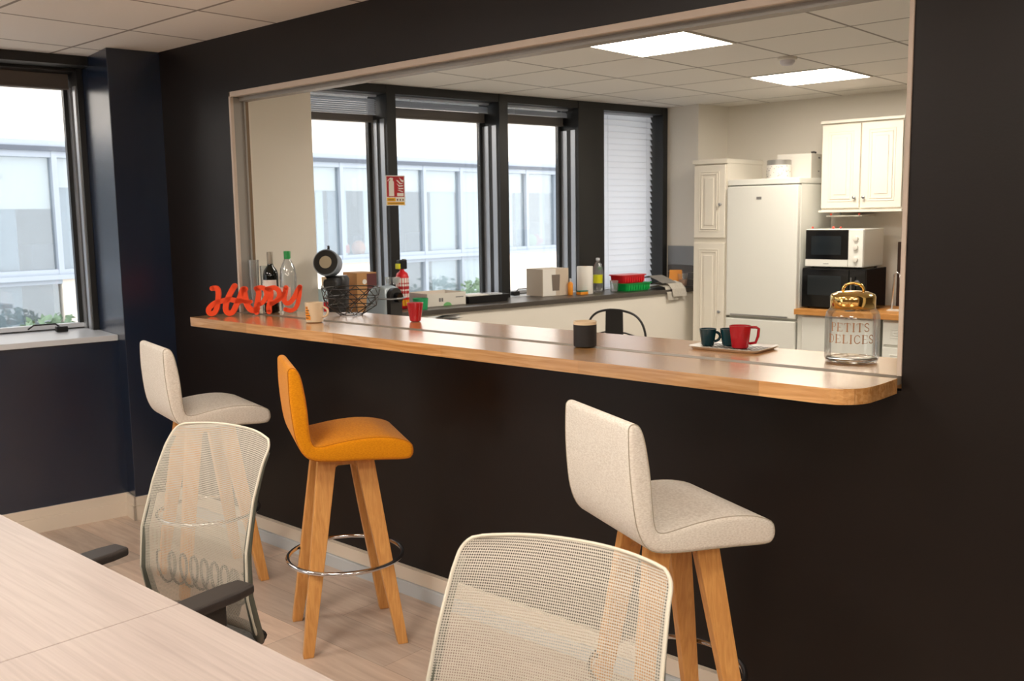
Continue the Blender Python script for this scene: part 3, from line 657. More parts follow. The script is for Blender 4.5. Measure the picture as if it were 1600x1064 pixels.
# wire basket
wb = thing('wire_basket', 'black geometric wire fruit basket on the counter', 'basket', (-3.612, 2.862, ZC), math.radians(20))
def ngon(r, z, n=8, o_=0): return [(r*math.cos(2*PI*(k+o_)/n), r*math.sin(2*PI*(k+o_)/n), z) for k in range(n)]
q = MB(); Rr = [(.055, .003, 0), (.118, .045, .5), (.132, .085, 0), (.138, .128, .5)]
rg = [ngon(r_, z_, 8, o_) for r_, z_, o_ in Rr]
for g in rg: q.tube(g, .0026, True, 6)
for a, b_ in ((0, 1), (1, 2), (2, 3)):
    sh = 1 if a % 2 == 1 else 0
    for k in range(8):
        for dd in ((0, -1) if sh == 0 else (0, 1)): q.tube([rg[a][k], rg[b_][(k+dd) % 8]], .0021, seg=5)
q.build('wire_frame', M_black, wb)

# ================================================================== KITCHEN, LEDGE SIDE
ZL = .991
wt = tag(MB().prism([(-4.60, 3.46), (-4.60, 2.80), (-4.10, 2.80), (-4.08, 3.55), (-4.16, 3.80), (-4.33, 4.02), (-4.53, 4.26), (-4.625, 4.44), F(.37, .60)[:2], F(.405, -.43)[:2]], .925, .95).build('worktop', M_wwhite, bevel=.003), 'white worktop with a curved end in front of the first kitchen windows', 'worktop')
tb = tag(MB().box(-4.58, -4.12, 2.83, 3.85, 0, .9245).build('cupboard', M_cab), 'low cream cupboard carrying the white worktop', 'cupboard')
cm = thing('coffee_maker', 'black capsule coffee maker with its round grey lid raised', 'coffee machine', (-4.56, 3.50, .951), math.radians(35))
q = MB(); q.rings([[(x*a, y*b_+.05, z) for x, y in rrect(.06, .06, .03)] for z, a, b_ in ((0, 1, 1), (.02, 1.05, 1.05), (.10, .85, .9), (.22, .95, .95), (.29, 1.0, 1.05), (.31, .8, .9))]); q.build('body', M_black, cm, smooth=50)
MB().box(-.055, .055, -.12, .03, 0, .03).build('drip_tray', M_black, cm, bevel=.01)
MB().box(-.04, .04, -.12, .02, .24, .30).build('spout_head', M_black, cm, bevel=.02)
Lm = Matrix.Translation((-.04, -.005, .385)) @ Matrix.Rotation(math.radians(78), 4, 'X')
MB().lathe([(.074, -.05), (.078, 0), (.078, .03), (.070, .034)], seg=32, M=Lm).build('lid', mat('silver_grey', (150, 160, 172), .35, .2), cm, smooth=50)
MB().lathe([(.071, .034), (.071, .037), (.04, .038)], seg=32, M=Lm).build('lid_rim', M_black, cm, smooth=50)
MB().lathe([(.036, .038), (.036, .042), (.001, .043)], seg=24, M=Lm).build('dial', mat('tan_dial', (190, 176, 150), .5), cm, smooth=50)
MB().tube([(-.04, .02, .45), (-.04, .025, .485)], .013, seg=8, flat=.5).build('lever', M_black, cm)
MB().tube([(-.03, -.02, .31), (-.06, 0, .34)], .02, seg=8).build('hinge', M_black, cm)
# silver capsule machine
sm = thing('espresso_machine', 'silver and black rounded capsule machine left of the red mug', 'coffee machine', (-4.46, 3.80, .951), math.radians(102))
def arch(w_, h, n=10): return [(-w_, 0), (w_, 0)]+[(w_*math.cos(PI*k/n), h-w_*.75+w_*.75*math.sin(PI*k/n)) for k in range(n+1)]
Mx = Matrix.Rotation(PI/2, 4, 'X')
q = MB(); q.prism([(.112, 0), (.118, .10), (.108, .17), (.085, .212), (.045, .235), (0, .24), (-.045, .228), (-.045, 0)], -.058, .058, Matrix.Rotation(PI/2, 4, 'Z') @ Matrix.Rotation(PI/2, 4, 'X')); q.build('silver_housing', mat('silver_blue', (186, 200, 210), .22, .35), sm, bevel=.012, smooth=40)
q = MB(); q.prism([(a*.93, b_*.97) for a, b_ in arch(.062, .235)], .046, .075, Mx); q.build('black_front', M_black, sm, bevel=.008, smooth=40)
MB().lathe([(.03, 0), (.03, .03)], seg=20, M=Matrix.Translation((0, -.075, .17)) @ Mx).build('capsule_slot', M_mblack, sm)
MB().tube([(-.07, .02, .165), (-.07, -.09, .165), (0, -.115, .165), (.07, -.09, .165), (.07, .02, .165)], .005, seg=8).build('lever', M_steel, sm, smooth=True)
MB().box(-.05, .05, -.15, -.075, 0, .025).build('drip_tray', M_black, sm, bevel=.004)
for k, (x, y) in enumerate(((-.02, .08), (.02, .1), (0, .13))):
    g = mug((-4.46+x-.05, 3.80+y, .951+.237), 0, .013, .02, .045, M_plastic, 'small clear glass standing on the silver capsule machine', 'drinking_glass', hand=False, cat='glass'); g['group'] = 'glasses on the silver capsule machine'
# kraft boxes on the ledge
k1 = thing('card_box', 'brown card box with a maroon side standing on the ledge', 'box', F(.13, -.0, ZL), FA)
MB().box(-.09, .09, -.085, .06, 0, .258).build('carton', M_card, k1, bevel=.002)
MB().box(.0902, .0912, -.012, .058, .01, .25).build('maroon_print', M_maroon, k1); MB().lathe([(.016, 0), (.016, .001)], seg=20, M=Matrix.Translation((.0915, -.03, .2)) @ Matrix.Rotation(PI/2, 4, 'Y')).build('round_emblem', M_paperw, k1)
k2 = thing('card_box', 'pale peach box behind the wire basket', 'box', F(.12, -.19, ZL), FA)
MB().box(-.08, .08, -.05, .05, 0, .235).build('carton', mat('peach_card', (232, 200, 160), .7), k2, bevel=.002)
k3 = thing('drink_carton', 'slim white and teal carton behind the wire basket', 'carton', F(.2, -.31, ZL), FA)
MB().box(-.03, .03, -.03, .03, 0, .17).build('carton_body', mat('teal_white_print', (190, 214, 220), .5), k3, bevel=.002); MB().box(-.012, .012, -.012, .012, .17, .19).build('cap', M_paperw, k3)
MB().box(.0302, .031, -.02, .02, .03, .09).build('red_print', M_redp, k3)
# fire extinguisher
fx = thing('fire_extinguisher', 'red fire extinguisher with a white instruction label on the ledge', 'fire extinguisher', F(.13, .31, ZL), FA)
MB().lathe([(.04, 0), (.044, .01), (.044, .21), (.036, .235), (.016, .25), (.014, .262)], seg=28).build('cylinder', M_redp, fx, smooth=50)
q = MB(); patch(q, math.radians(-115), math.radians(65), .075, .205, .0446); q.build('instruction_label', M_paperw, fx)
q = MB(); patch(q, math.radians(-100), math.radians(40), .10, .118, .0449); patch(q, math.radians(-80), math.radians(50), .13, .15, .0449); patch(q, math.radians(-100), math.radians(60), .165, .172, .0449); q.build('red_print', M_signr, fx)
q = MB(); patch(q, math.radians(-115), math.radians(65), .02, .06, .0446); q.build('yellow_band', M_signy, fx)
MB().box(-.02, .02, -.03, .03, .262, .325).build('valve_head', M_black, fx, bevel=.006)
MB().box(-.012, .03, -.045, -.028, .265, .30).build('yellow_tag', M_yellow, fx, bevel=.003); MB().box(.0, .022, .0, .02, .322, .33).build('lever', M_steel, fx)
# tub, tray box
gt = thing('green_tub', 'low green tub beside the white cardboard box', 'tub', F(.29, .345, ZL), FA)
MB().lathe([(.045, 0), (.052, .075), (.049, .075), (.043, .004)], seg=24).build('tub_body', mat('green_tub', (30, 150, 90), .5), gt, smooth=50)
cb = thing('cardboard_box', 'open white cardboard box printed with a green leaf', 'box', F(.06, .62, ZL), FA)
q = MB(); q.box(-.12, .13, -.155, .165, 0, .003); q.box(.127, .13, -.155, .165, 0, .088); q.box(-.12, -.117, -.155, .165, 0, .088); q.box(-.117, .127, -.155, -.152, 0, .088); q.box(-.117, .127, .162, .165, 0, .088); q.build('carton', M_cardw, cb)
MB().box(-.115, .125, -.15, .16, .04, .05).build('brown_insert', M_card, cb)
q = MB(); q.box(.1302, .1308, -.06, -.045, .03, .055); q.box(.1302, .1308, -.04, -.025, .03, .055); q.box(.1302, .1308, .08, .145, .052, .058); q.build('dark_print', M_grey, cb)
MB().lathe([(.03, 0), (.03, .0006)], seg=20, M=Matrix.Translation((.1305, .03, .004)) @ Matrix.Rotation(PI/2, 4, 'Y') @ Matrix.Scale(.6, 4, (1, 0, 0))).build('leaf_print', M_green, cb) if False else MB().prism([(a, b_) for a, b_ in arc(0, 0, .034, 0, 180, 10)], 0, .0006, Matrix.Translation((.1304, .01, .001)) @ Matrix.Rotation(PI/2, 4, 'Z') @ Matrix.Rotation(PI/2, 4, 'X') @ Matrix.Scale(.7, 4, (0, 1, 0))).build('leaf_print', mat('leaf_green', (120, 190, 120), .6), cb)
bt = thing('black_tray', 'black plastic tray holding papers beside the window post', 'tray', F(.1, .99, ZL), FA)
q = MB(); q.rings([[(x, y, 0) for x, y in rrect(.085, .17, .01)], [(x, y, .05) for x, y in rrect(.095, .19, .01)], [(x, y, .05) for x, y in rrect(.092, .187, .01)], [(x, y, .004) for x, y in rrect(.082, .167, .01)]]); q.build('tray_body', M_black, bt)
q = MB(); q.box(-.06, .06, -.16, .02, .03, .054); q.build('papers', M_paperw, bt); q = MB(); q.box(-.04, .05, .04, .15, .03, .056); q.build('pale_packet', M_sill, bt)
def window_handle(s, label, zb, off=-.15, flip=1):
    t = thing('window_handle', label, 'window handle', F(off, s, zb), FA)
    MB().box(-.02, .02, -.03, .03, 0, .03).build('lock_body', M_black, t, bevel=.004)
    MB().tube([(0, 0, .02), (.0, .03*flip, .045), (0, .14*flip, .045), (0, .17*flip, .025)], .0045, seg=8).build('lever', M_black, t, smooth=True); return t
window_handle(1.46, 'small black window handle on the sill of the third kitchen window', .995, -.1)
window_handle(-1.78, 'black window handle lying on the left window sill', .997, -.07, -1)
# white carton
wc = thing('appliance_box', 'white and tan carton, its white half carrying painted glare, with a picture of a steel beaker', 'box', F(.05, 1.66, ZL), FA)
MB().box(-.10, .09, -.13, .13, 0, .205).build('carton', mat('tan_card', (206, 190, 170), .7), wc, bevel=.002)
MB().box(.0902, .0908, -.128, .0, .003, .203).build('white_glare_face', M_paperw, wc)  # white half of the front, glare put into its colour
q = MB(); q.prism([(-.042, .12), (-.034, .0), (.034, .0), (.042, .12)][::-1], 0, .0012, Matrix.Translation((.0908, .0, .04)) @ Matrix.Rotation(PI/2, 4, 'Z') @ Matrix.Rotation(PI/2, 4, 'X')); q.build('beaker_picture', mat('steel_print', (140, 128, 118), .4, .5), wc)
db = thing('dish_soap_bottle', 'small orange dish soap bottle beside the paper roll', 'bottle', F(.16, 1.79, ZL), FA)
MB().lathe([(.018, 0), (.02, .005), (.02, .085), (.01, .1)], seg=18).build('bottle_body', M_orange, db, smooth=50); MB().lathe([(.008, .1), (.008, .125)], seg=12).build('cap', M_sill, db)
sg = tag(MB().box(-.025, .025, -.04, .04, 0, .022).build('sponge', [M_orange], loc=F(.20, 1.875, ZL), rz=FA, bevel=.003), 'flat orange and green sponge at the foot of the paper roll', 'sponge')
MB().box(-.025, .025, -.04, .04, .0222, .03).build('scourer', mat('scourer_green', (30, 110, 90), .9), sg)
pr = thing('paper_roll', 'upright white roll of kitchen paper on the ledge', 'paper towel', F(.15, 1.95, ZL), FA)
MB().lathe([(.02, 0), (.06, 0), (.062, .004), (.062, .206), (.06, .21), (.02, .21)], seg=36).build('paper_wrap', M_paperw, pr, smooth=50); MB().lathe([(.019, .0), (.019, .211), (.017, .211), (.017, 0)], seg=20).build('card_tube', M_card, pr)
wbt = thing('water_bottle', 'clear plastic water bottle with a yellow green label', 'bottle', F(.10, 2.135, ZL), FA)
MB().lathe([(.034, 0), (.037, .006), (.037, .18), (.028, .215), (.013, .24), (.013, .255)], seg=24).build('bottle_body', M_plastic, wbt, smooth=50); MB().lathe([(.015, .247), (.015, .265), (.013, .266)], seg=16).build('cap', M_sill, wbt)
MB().lathe([(.0375, .07), (.0375, .135)], seg=24, cap=False).build('label_band', M_yellow, wbt, smooth=True)
b2 = thing('plastic_bottle', 'slim clear bottle with a green collar behind the water bottle', 'bottle', F(.03, 2.225, ZL), FA)
MB().lathe([(.026, 0), (.03, .006), (.03, .15), (.012, .19), (.012, .2)], seg=20).build('bottle_body', M_plastic, b2, smooth=50); MB().lathe([(.02, .165), (.02, .19)], seg=16).build('green_collar', mat('bottle_green', (10, 120, 60), .4), b2); MB().lathe([(.012, .19), (.014, .215)], seg=12).build('cap', M_sill, b2)
mug(F(.20, 2.215, ZL), 0, .028, .034, .09, M_plastic, 'clear tumbler in front of the bottles on the ledge', 'tumbler', hand=False, cat='glass')
def basket_box(loc, rz, a, b_, h, m, label, lid=False):
    t = thing('plastic_basket', label, 'basket', loc, rz); q = MB()
    q.rings([[(x, y, 0) for x, y in rrect(a*.85, b_*.88, .02)], [(x, y, h) for x, y in rrect(a, b_, .025)], [(x, y, h) for x, y in rrect(a-.003, b_-.003, .023)], [(x, y, .004) for x, y in rrect(a*.85-.003, b_*.88-.003, .018)]])
    q.build('basket_body', m, t, smooth=40)
    q = MB(); q.rings([[(x, y, h-.004) for x, y in rrect(a+.001, b_+.001, .025)], [(x, y, h-.004) for x, y in rrect(a+.009, b_+.009, .03)], [(x, y, h) for x, y in rrect(a+.009, b_+.009, .03)], [(x, y, h) for x, y in rrect(a+.001, b_+.001, .025)]], False, True); q.build('rim', m, t)
    q = MB()
    for k in range(9):
        y = -b_*.78+k*b_*.195
        for sx in (-1, 1): q.box(sx*a*.93-.004 if sx > 0 else -a*.93-.004, sx*a*.93+.006 if sx > 0 else -a*.93+.004, y-.006, y+.006, h*.15, h*.8)
    q.build('ribs', m, t)
    if lid: MB().prism(rrect(a+.008, b_+.008, .03), h, h+.004).build('lid', m, t, bevel=.001)
    return t
basket_box(F(.19, 2.42, ZL), FA, .085, .145, .062, M_green, 'green ribbed plastic basket under the red one')
basket_box(F(.18, 2.385, ZL+.0632), FA, .08, .13, .062, M_redp, 'red plastic basket with a flat lid, on top of the green one', True)
# newspaper draped over ledge
npp = thing('newspaper', 'folded newspaper draped over the ledge edge right of the baskets', 'newspaper', F(.29, 2.68, ZL), FA)
def sheet(path, y0, y1, skew=0, m=M_paperw, nm='page'):
    q = MB(); rs = []
    for k, (x, z) in enumerate(path): sk = skew*k; rs.append([(x, y0+sk, z), (x, y1+sk, z), (x, y1+sk, z+.0025), (x, y0+sk, z+.0025)])
    q.rings(rs); return q.build(nm, m, npp)
M_news = mat('newsprint', (196, 190, 178), .85, noise=.25, nscale=90); M_news2 = mat('newsprint_dark', (136, 132, 126), .85, noise=.25, nscale=120)
sheet([(-.16, .085), (-.08, .105), (0, .075), (.05, .05)], -.10, .06, .012, M_news2, 'folded_sheet')
sheet([(-.12, .03), (0, .06), (.055, .04), (.085, .0), (.09, -.06)], -.03, .13, .014, M_news, 'page'); sheet([(-.1, .01), (0, .035), (.06, .02), (.072, -.03), (.075, -.085)], -.08, .04, .016, M_news, 'page')
ph = thing('snack_pouch', 'orange snack pouch in a clear packet at the ledge end', 'packet', F(.2, 2.93, ZL), math.radians(30))
q = MB(); q.rings([[(-.05, -.03, 0), (.05, -.03, 0), (.05, .03, 0), (-.05, .03, 0)], [(-.055, -.02, .06), (.055, -.02, .06), (.055, .02, .06), (-.055, .02, .06)], [(-.05, -.002, .14), (.05, -.002, .14), (.05, .002, .14), (-.05, .002, .14)]]); q.build('pouch', M_orange, ph)
MB().lathe([(.03, 0), (.044, .11)], .06, -.03, seg=20, cap=False).build('clear_cup', M_plastic, ph, smooth=True); MB().lathe([(.03, .01), (.036, .06)], .06, -.03, seg=16).build('printed_sweets', mat('pink_tan', (206, 160, 130), .6, noise=.4, nscale=60), ph, smooth=True)
# fire extinguisher sign on the first post
sn = thing('safety_sign', 'red and yellow fire extinguisher sign fixed to the window post', 'sign', F(.004, .355, 1.675), FA)
MB().box(0, .002, -.075, .075, 0, .2).build('white_plate', M_paperw, sn)
MB().box(.0022, .0027, -.068, .068, .057, .194).build('red_panel', M_signr, sn)
q = MB(); q.box(.0022, .0027, -.068, .068, .005, .024); q.box(.0022, .0027, -.068, -.002, .028, .052); q.build('yellow_panel', M_signy, sn)
Mh = Matrix.Translation((.0028, 0, 0)) @ Matrix.Rotation(PI/2, 4, 'Z') @ Matrix.Rotation(PI/2, 4, 'X')
q = MB(); q.prism([(-.052, .063), (-.012, .063), (-.012, .155)]+[( -.032+.02*math.cos(math.radians(a)), .155+.014*math.sin(math.radians(a))) for a in range(20, 180, 20)]+[(-.052, .155)], 0, .0006, Mh)
q.prism([(-.038, .165), (-.02, .165), (-.018, .182), (-.04, .186), (-.062, .165), (-.058, .162), (-.042, .176)], 0, .0006, Mh)
for pts in ([(.006, .17), (.02, .168), (.04, .15), (.058, .15), (.056, .145), (.035, .142)], [(.03, .188), (.05, .172), (.064, .168), (.062, .155), (.045, .160)], [(.010, .148), (.03, .134), (.06, .136), (.058, .128), (.026, .126)], [(.016, .12), (.035, .116), (.06, .118), (.06, .11), (.03, .108)], [(.014, .104), (.036, .102), (.06, .094), (.052, .09), (.034, .096)]): q.prism(pts, 0, .0006, Mh)
q.box(.0028, .0034, .012, .062, .063, .084); q.build('pictogram', M_paperw, sn)
q = MB()
for y in (.012, .034, .056): q.box(.0028, .0034, y-.004, y+.006, .032, .044)
q.box(.0028, .0034, -.06, -.012, .036, .042); q.box(.0028, .0034, -.06, .06, .012, .016); q.build('small_print', mat('brown_print', (120, 80, 20), .6), sn)
# metal chair
mc = thing('metal_chair', 'black metal cafe chair with an arched tubular back', 'chair', (-3.975, 5.45, 0), math.radians(8))
q = [(-.235, .02, .62), (-.232, .02, .76), (-.205, .015, .85), (-.15, .01, .905), (-.07, .0, .93), (.0, .0, .935), (.07, 0, .93), (.15, .01, .905), (.205, .015, .85), (.232, .02, .76), (.235, .02, .62)]
MB().tube(smooth_line([Vector(p) for p in q]), .0085, seg=8).build('back_frame', M_black, mc, smooth=True)
MB().prism([(-.075, .45), (.075, .45), (.066, .93), (-.066, .93)], -.004, .004, Matrix.Rotation(PI/2, 4, 'X')).build('backrest', M_black, mc)
MB().tube([(-.235, .02, .62), (-.235, -.05, .67), (-.225, -.22, .68), (-.2, -.36, .66)], .009, seg=8).build('armrest', M_black, mc, smooth=True); MB().tube([(.235, .02, .62), (.235, -.05, .67), (.225, -.22, .68), (.2, -.36, .66)], .009, seg=8).build('armrest', M_black, mc, smooth=True)
MB().tube([(-.2, .03, .70), (-.15, .02, .755), (-.08, .01, .775), (.08, .01, .775), (.15, .02, .755), (.2, .03, .70)], .006, seg=8).build('back_brace', M_black, mc, smooth=True)
MB().prism(rrect(.19, .19, .05), .44, .455, Matrix.Translation((0, -.18, 0))).build('seat', M_black, mc, bevel=.004)
for x, y in ((-1, -1), (1, -1), (1, 1), (-1, 1)):
    q = MB(); rs = []
    for f_, z in ((0, .45), (1, 0)): c = (x*(.16+.06*f_), -.18+y*(.16+.05*f_)); rs.append([(c[0]+a*.015, c[1]+b_*.015, z) for a, b_ in ((-1, -1), (1, -1), (1, 1), (-1, 1))])
    q.rings(rs); q.build('leg', M_black, mc)
for x in (-.235, .235): MB().tube([(x, .02, .62), (x*.85, -.04, .45)], .0085, seg=8).build('back_support', M_black, mc)

# ================================================================== KITCHEN, BACK WALL
def panel_door(parent, x0, x1, z0, z1, y, name='door', knob=None, m=M_cab, rings=True):
    d = MB().box(x0, x1, y-.02, y, z0, z1).build(name, m, parent, bevel=.003)
    if rings:
        a = .048
        def fr(i0, w_, h): 
            q.box(x0+i0, x1-i0, y-.02-h, y-.02, z0+i0, z0+i0+w_); q.box(x0+i0, x1-i0, y-.02-h, y-.02, z1-i0-w_, z1-i0); q.box(x0+i0, x0+i0+w_, y-.02-h, y-.02, z0+i0+w_, z1-i0-w_); q.box(x1-i0-w_, x1-i0, y-.02-h, y-.02, z0+i0+w_, z1-i0-w_)
        q = MB(); fr(a, .008, .004); fr(a+.018, .008, .006)
        q.build('moulding', m, d, bevel=.002)
        if x1-x0 > .2: MB().box(x0+a+.05, x1-a-.05, y-.026, y-.02, z0+a+.05, z1-a-.05).build('raised_panel', m, d, bevel=.004)
    if knob:
        MB().lathe([(.005, 0), (.005, .014), (.011, .018), (.012, .026), (.006, .031)], seg=14, M=Matrix.Translation((knob[0], y-.02, knob[1])) @ Matrix.Rotation(PI/2, 4, 'X')).build('knob', M_steel, d, smooth=50)
    return d
YB = 7.325
tc_ = thing('tall_cupboard', 'tall narrow cream cupboard left of the fridge', 'cupboard', (0, 0, 0))
q = MB(); q.box(-4.15, -3.85, 6.77, YB, 0, 1.995); q.box(-4.157, -3.843, 6.745, YB, 1.975, 2.01); q.build('carcass', M_cab, tc_, bevel=.003)
panel_door(tc_, -4.14, -3.865, 1.40, 1.965, 6.77, knob=(-3.895, 1.66)); panel_door(tc_, -4.14, -3.865, .12, 1.36, 6.77, knob=(-3.895, .82))
fr = thing('fridge', 'tall white fridge freezer', 'fridge')
q = MB(); q.box(-3.842, -3.256, 6.80, YB, .03, 1.80); q.build('cabinet', M_fridge, fr, bevel=.006)
MB().box(-3.845, -3.253, 6.76, YB, 1.801, 1.845).build('top_cap', M_fridge, fr, bevel=.006)
MB().box(-3.842, -3.256, 6.745, 6.798, .795, 1.793).build('upper_door', M_fridge, fr, bevel=.008); MB().box(-3.842, -3.256, 6.745, 6.798, .04, .777).build('lower_door', M_fridge, fr, bevel=.008)
MB().box(-3.80, -3.32, 6.741, 6.7452, .800, .812).build('handle_grip', M_steel, fr)
MB().box(-3.59, -3.55, 6.742, 6.7445, 1.69, 1.71).build('badge', M_grey, fr)
MB().box(-3.845, -3.255, 6.797, 6.80, 1.795, 1.80).build('seal', M_seal, fr)
# on the fridge
dc = thing('dotted_tin', 'round white dotted container with a clear silver rim on the fridge', 'container', (-3.49, 6.90, 1.8455))
MB().lathe([(.09, 0), (.092, .004), (.092, .10), (.001, .10)], seg=36).build('tin_body', M_paperw, dc, smooth=50)
MB().lathe([(.09, .101), (.09, .135), (.086, .138), (.001, .138)], seg=36).build('rim', mat('silver_rim', (170, 168, 162), .3, .6), dc, smooth=50)
q = MB(); random.seed(3)
for k in range(40):
    a = random.uniform(-PI, 0); z = random.uniform(.01, .09); patch(q, a, a+.05, z, z+.005, .0928)
q.build('dots', M_grey, dc)
wbx = thing('white_box', 'plain white carton behind the dotted container on the fridge', 'box', (-3.43, 7.12, 1.8455), math.radians(4))
MB().box(-.135, .135, -.11, .11, 0, .185).build('carton', M_cardw, wbx, bevel=.003)
q = MB(); q.box(.1352, .1358, .03, .07, .15, .162); q.box(.1352, .1358, .03, .06, .05, .058); q.build('dark_print', M_grey, wbx)
tag(MB().tube([(0, 0, .008), (.02, .01, .012), (.04, .0, .006)], .007, seg=8).build('dark_clip', M_black, loc=(-3.33, 7.10, 2.031)), 'small dark clip lying on top of the white carton', 'clip')
# upper cabinet
uc = thing('wall_cabinet', 'cream wall cabinet with two panelled doors', 'cabinet')
q = MB(); q.box(-3.20, -2.595, 7.02, YB, 1.60, 2.235); q.box(-3.206, -2.588, 6.99, YB, 2.235, 2.255); q.box(-3.208, -2.587, 6.985, YB, 1.585, 1.602); q.build('carcass', M_cab, uc, bevel=.002)
panel_door(uc, -3.195, -2.905, 1.615, 2.225, 7.02, knob=(-2.935, 1.69)); panel_door(uc, -2.893, -2.60, 1.615, 2.225, 7.02, knob=(-2.865, 1.69))
us = tag(MB().box(-3.17, -2.90, 7.05, 7.30, 1.553, 1.562).build('hanging_shelf', M_cardw), 'thin white shelf hung below the wall cabinet', 'shelf')
MB().box(-3.135, -3.125, 7.20, 7.21, 1.562, 1.585).build('bracket', M_steel, us)
gp = [(-3.135, 7.05, 1.572), (-2.92, 7.05, 1.572), (-3.19, 6.86, 1.472), (-3.03, 6.86, 1.472), (-2.975, 6.86, 1.472)]
for k, p in enumerate(gp):
    l = 'tiny red bead on the thin shelf below the cabinet' if k < 2 else 'tiny red bead on top of the white microwave'
    tag(MB().sphere((0, 0, 0), .008 if k != 3 else .010, seg=10).build('red_bead', mat('bead_red', (230, 90, 70), .5), smooth=True, loc=(p[0], p[1], p[2]-.002 if k < 2 else 1.475)), l, 'bead', 'red beads on the shelf' if k < 2 else 'red beads on the microwave')
# worktop + base units
tag(MB().box(-3.248, -2.0, 6.70, YB, .838, .88).build('oak_worktop', M_wtop, bevel=.003), 'oak worktop under the two microwaves', 'worktop')
bu = thing('base_unit', 'white appliance front below the oak worktop', 'cabinet')
MB().box(-3.245, -2.64, 6.76, YB, .0, .837).build('carcass', M_fridge, bu); MB().box(-3.20, -2.645, 6.735, 6.759, .1, .825).build('door', M_fridge, bu, bevel=.003)
bd = thing('drawer_unit', 'white drawer unit at the right end below the oak worktop', 'cabinet')
MB().box(-2.605, -2.0, 6.76, YB, 0, .837).build('carcass', M_fridge, bd); 
for z0, z1 in ((.66, .82), (.42, .64), (.1, .40)):
    panel_door(bd, -2.595, -2.1, z0, z1, 6.76, 'drawer', m=M_fridge)
def microwave(loc, rz, w_, d, h, body, win, label, knobs, black=False):
    t = thing('microwave', label, 'microwave', loc, rz)
    MB().box(0, w_, 0, d, .008, h).build('casing', body, t, bevel=.006)
    for x in (.04, w_-.04):
        for y in (.04, d-.04): MB().lathe([(.012, 0), (.012, .009)], x, y, seg=10).build('foot', M_black, t)
    MB().box(.006, w_*.745, -.014, -.0005, h*.22 if not black else .012, h-.006).build('door', win, t, bevel=.003)
    MB().box(.05, w_*.63, -.0152, -.0142, h*.34, h*.82).build('window_screen', M_dkglass, t)
    if not black: MB().box(.004, w_*.745, -.012, -.0005, .010, h*.215).build('lower_trim', body, t, bevel=.002)
    MB().box(w_*.75, w_-.003, -.012, -.0005, .010, h-.006).build('control_panel', body, t, bevel=.002)
    if not black: MB().box(w_*.33, w_*.42, -.0128, -.0121, h*.10, h*.115).build('badge', M_grey, t)
    for z, r_ in knobs: MB().lathe([(r_, 0), (r_*.9, .014), (.002, .016)], seg=18, M=Matrix.Translation((w_*.875, -.012, z)) @ Matrix.Rotation(PI/2, 4, 'X')).build('knob', M_steel if black else M_cardw, t, smooth=50)
    return t
mb = microwave((-3.235, 6.80, .8805), 0, .485, .37, .30, M_mblack, M_mblack, 'black microwave standing on the oak worktop under the white one', ((.2, .022), (.12, .016), (.07, .02)), True)
microwave((-3.222, 6.82, 1.182), 0, .44, .36, .283, M_fridge, M_mblack, 'white microwave on top of the black one', ((.215, .019), (.15, .019), (.065, .02)))
rd = thing('towel_holder', 'thin steel rod stand behind the gold lid, before the black microwave', 'stand', (-2.84, 6.745, .8805))
MB().lathe([(.035, 0), (.035, .006), (.004, .008)], seg=20).build('foot_plate', M_steel, rd, smooth=50); MB().lathe([(.005, .006), (.005, .24)], seg=10).build('rod', M_steel, rd)
bk = thing('tile_upstand', 'dark backsplash strip with a pale top edge behind the microwaves', 'backsplash')
MB().box(-2.72, -2.0, 7.295, YB, .881, 1.36).build('dark_panel', M_tile2 if False else mat('dark_brown_panel', (62, 44, 34), .4), bk); MB().box(-2.72, -2.0, 7.28, YB, 1.361, 1.385).build('top_edge', M_cardw, bk)
cr = thing('chrome_rack', 'slim chrome rack at the right end of the oak worktop', 'rack', (-2.62, 6.95, .8805))
MB().tube([(0, 0, .008), (.012, 0, .26), (.03, 0, .275), (.05, 0, .26), (.06, 0, .008)], .005, seg=8).build('wire_loop', M_chrome, cr, smooth=True); MB().box(-.02, .08, -.04, .04, 0, .008).build('foot_plate', M_cardw, cr)

# ================================================================== OPPOSITE BUILDING
XO = -13.0
M_opptop = mat('opposite_cream', (236, 232, 224), .8); M_curt = mat('curtain_pale', (214, 220, 220), .85); M_curtd = mat('screen_blue_grey', (120, 138, 150), .7)
ob = thing('opposite_building', 'pale rendered office building across the courtyard, seen through the windows', 'building')
ys = [5.50+.9345*k for k in range(-10, 24)]
q = MB(); q.box(XO-.3, XO, -12, 30, 2.62, 6.0)
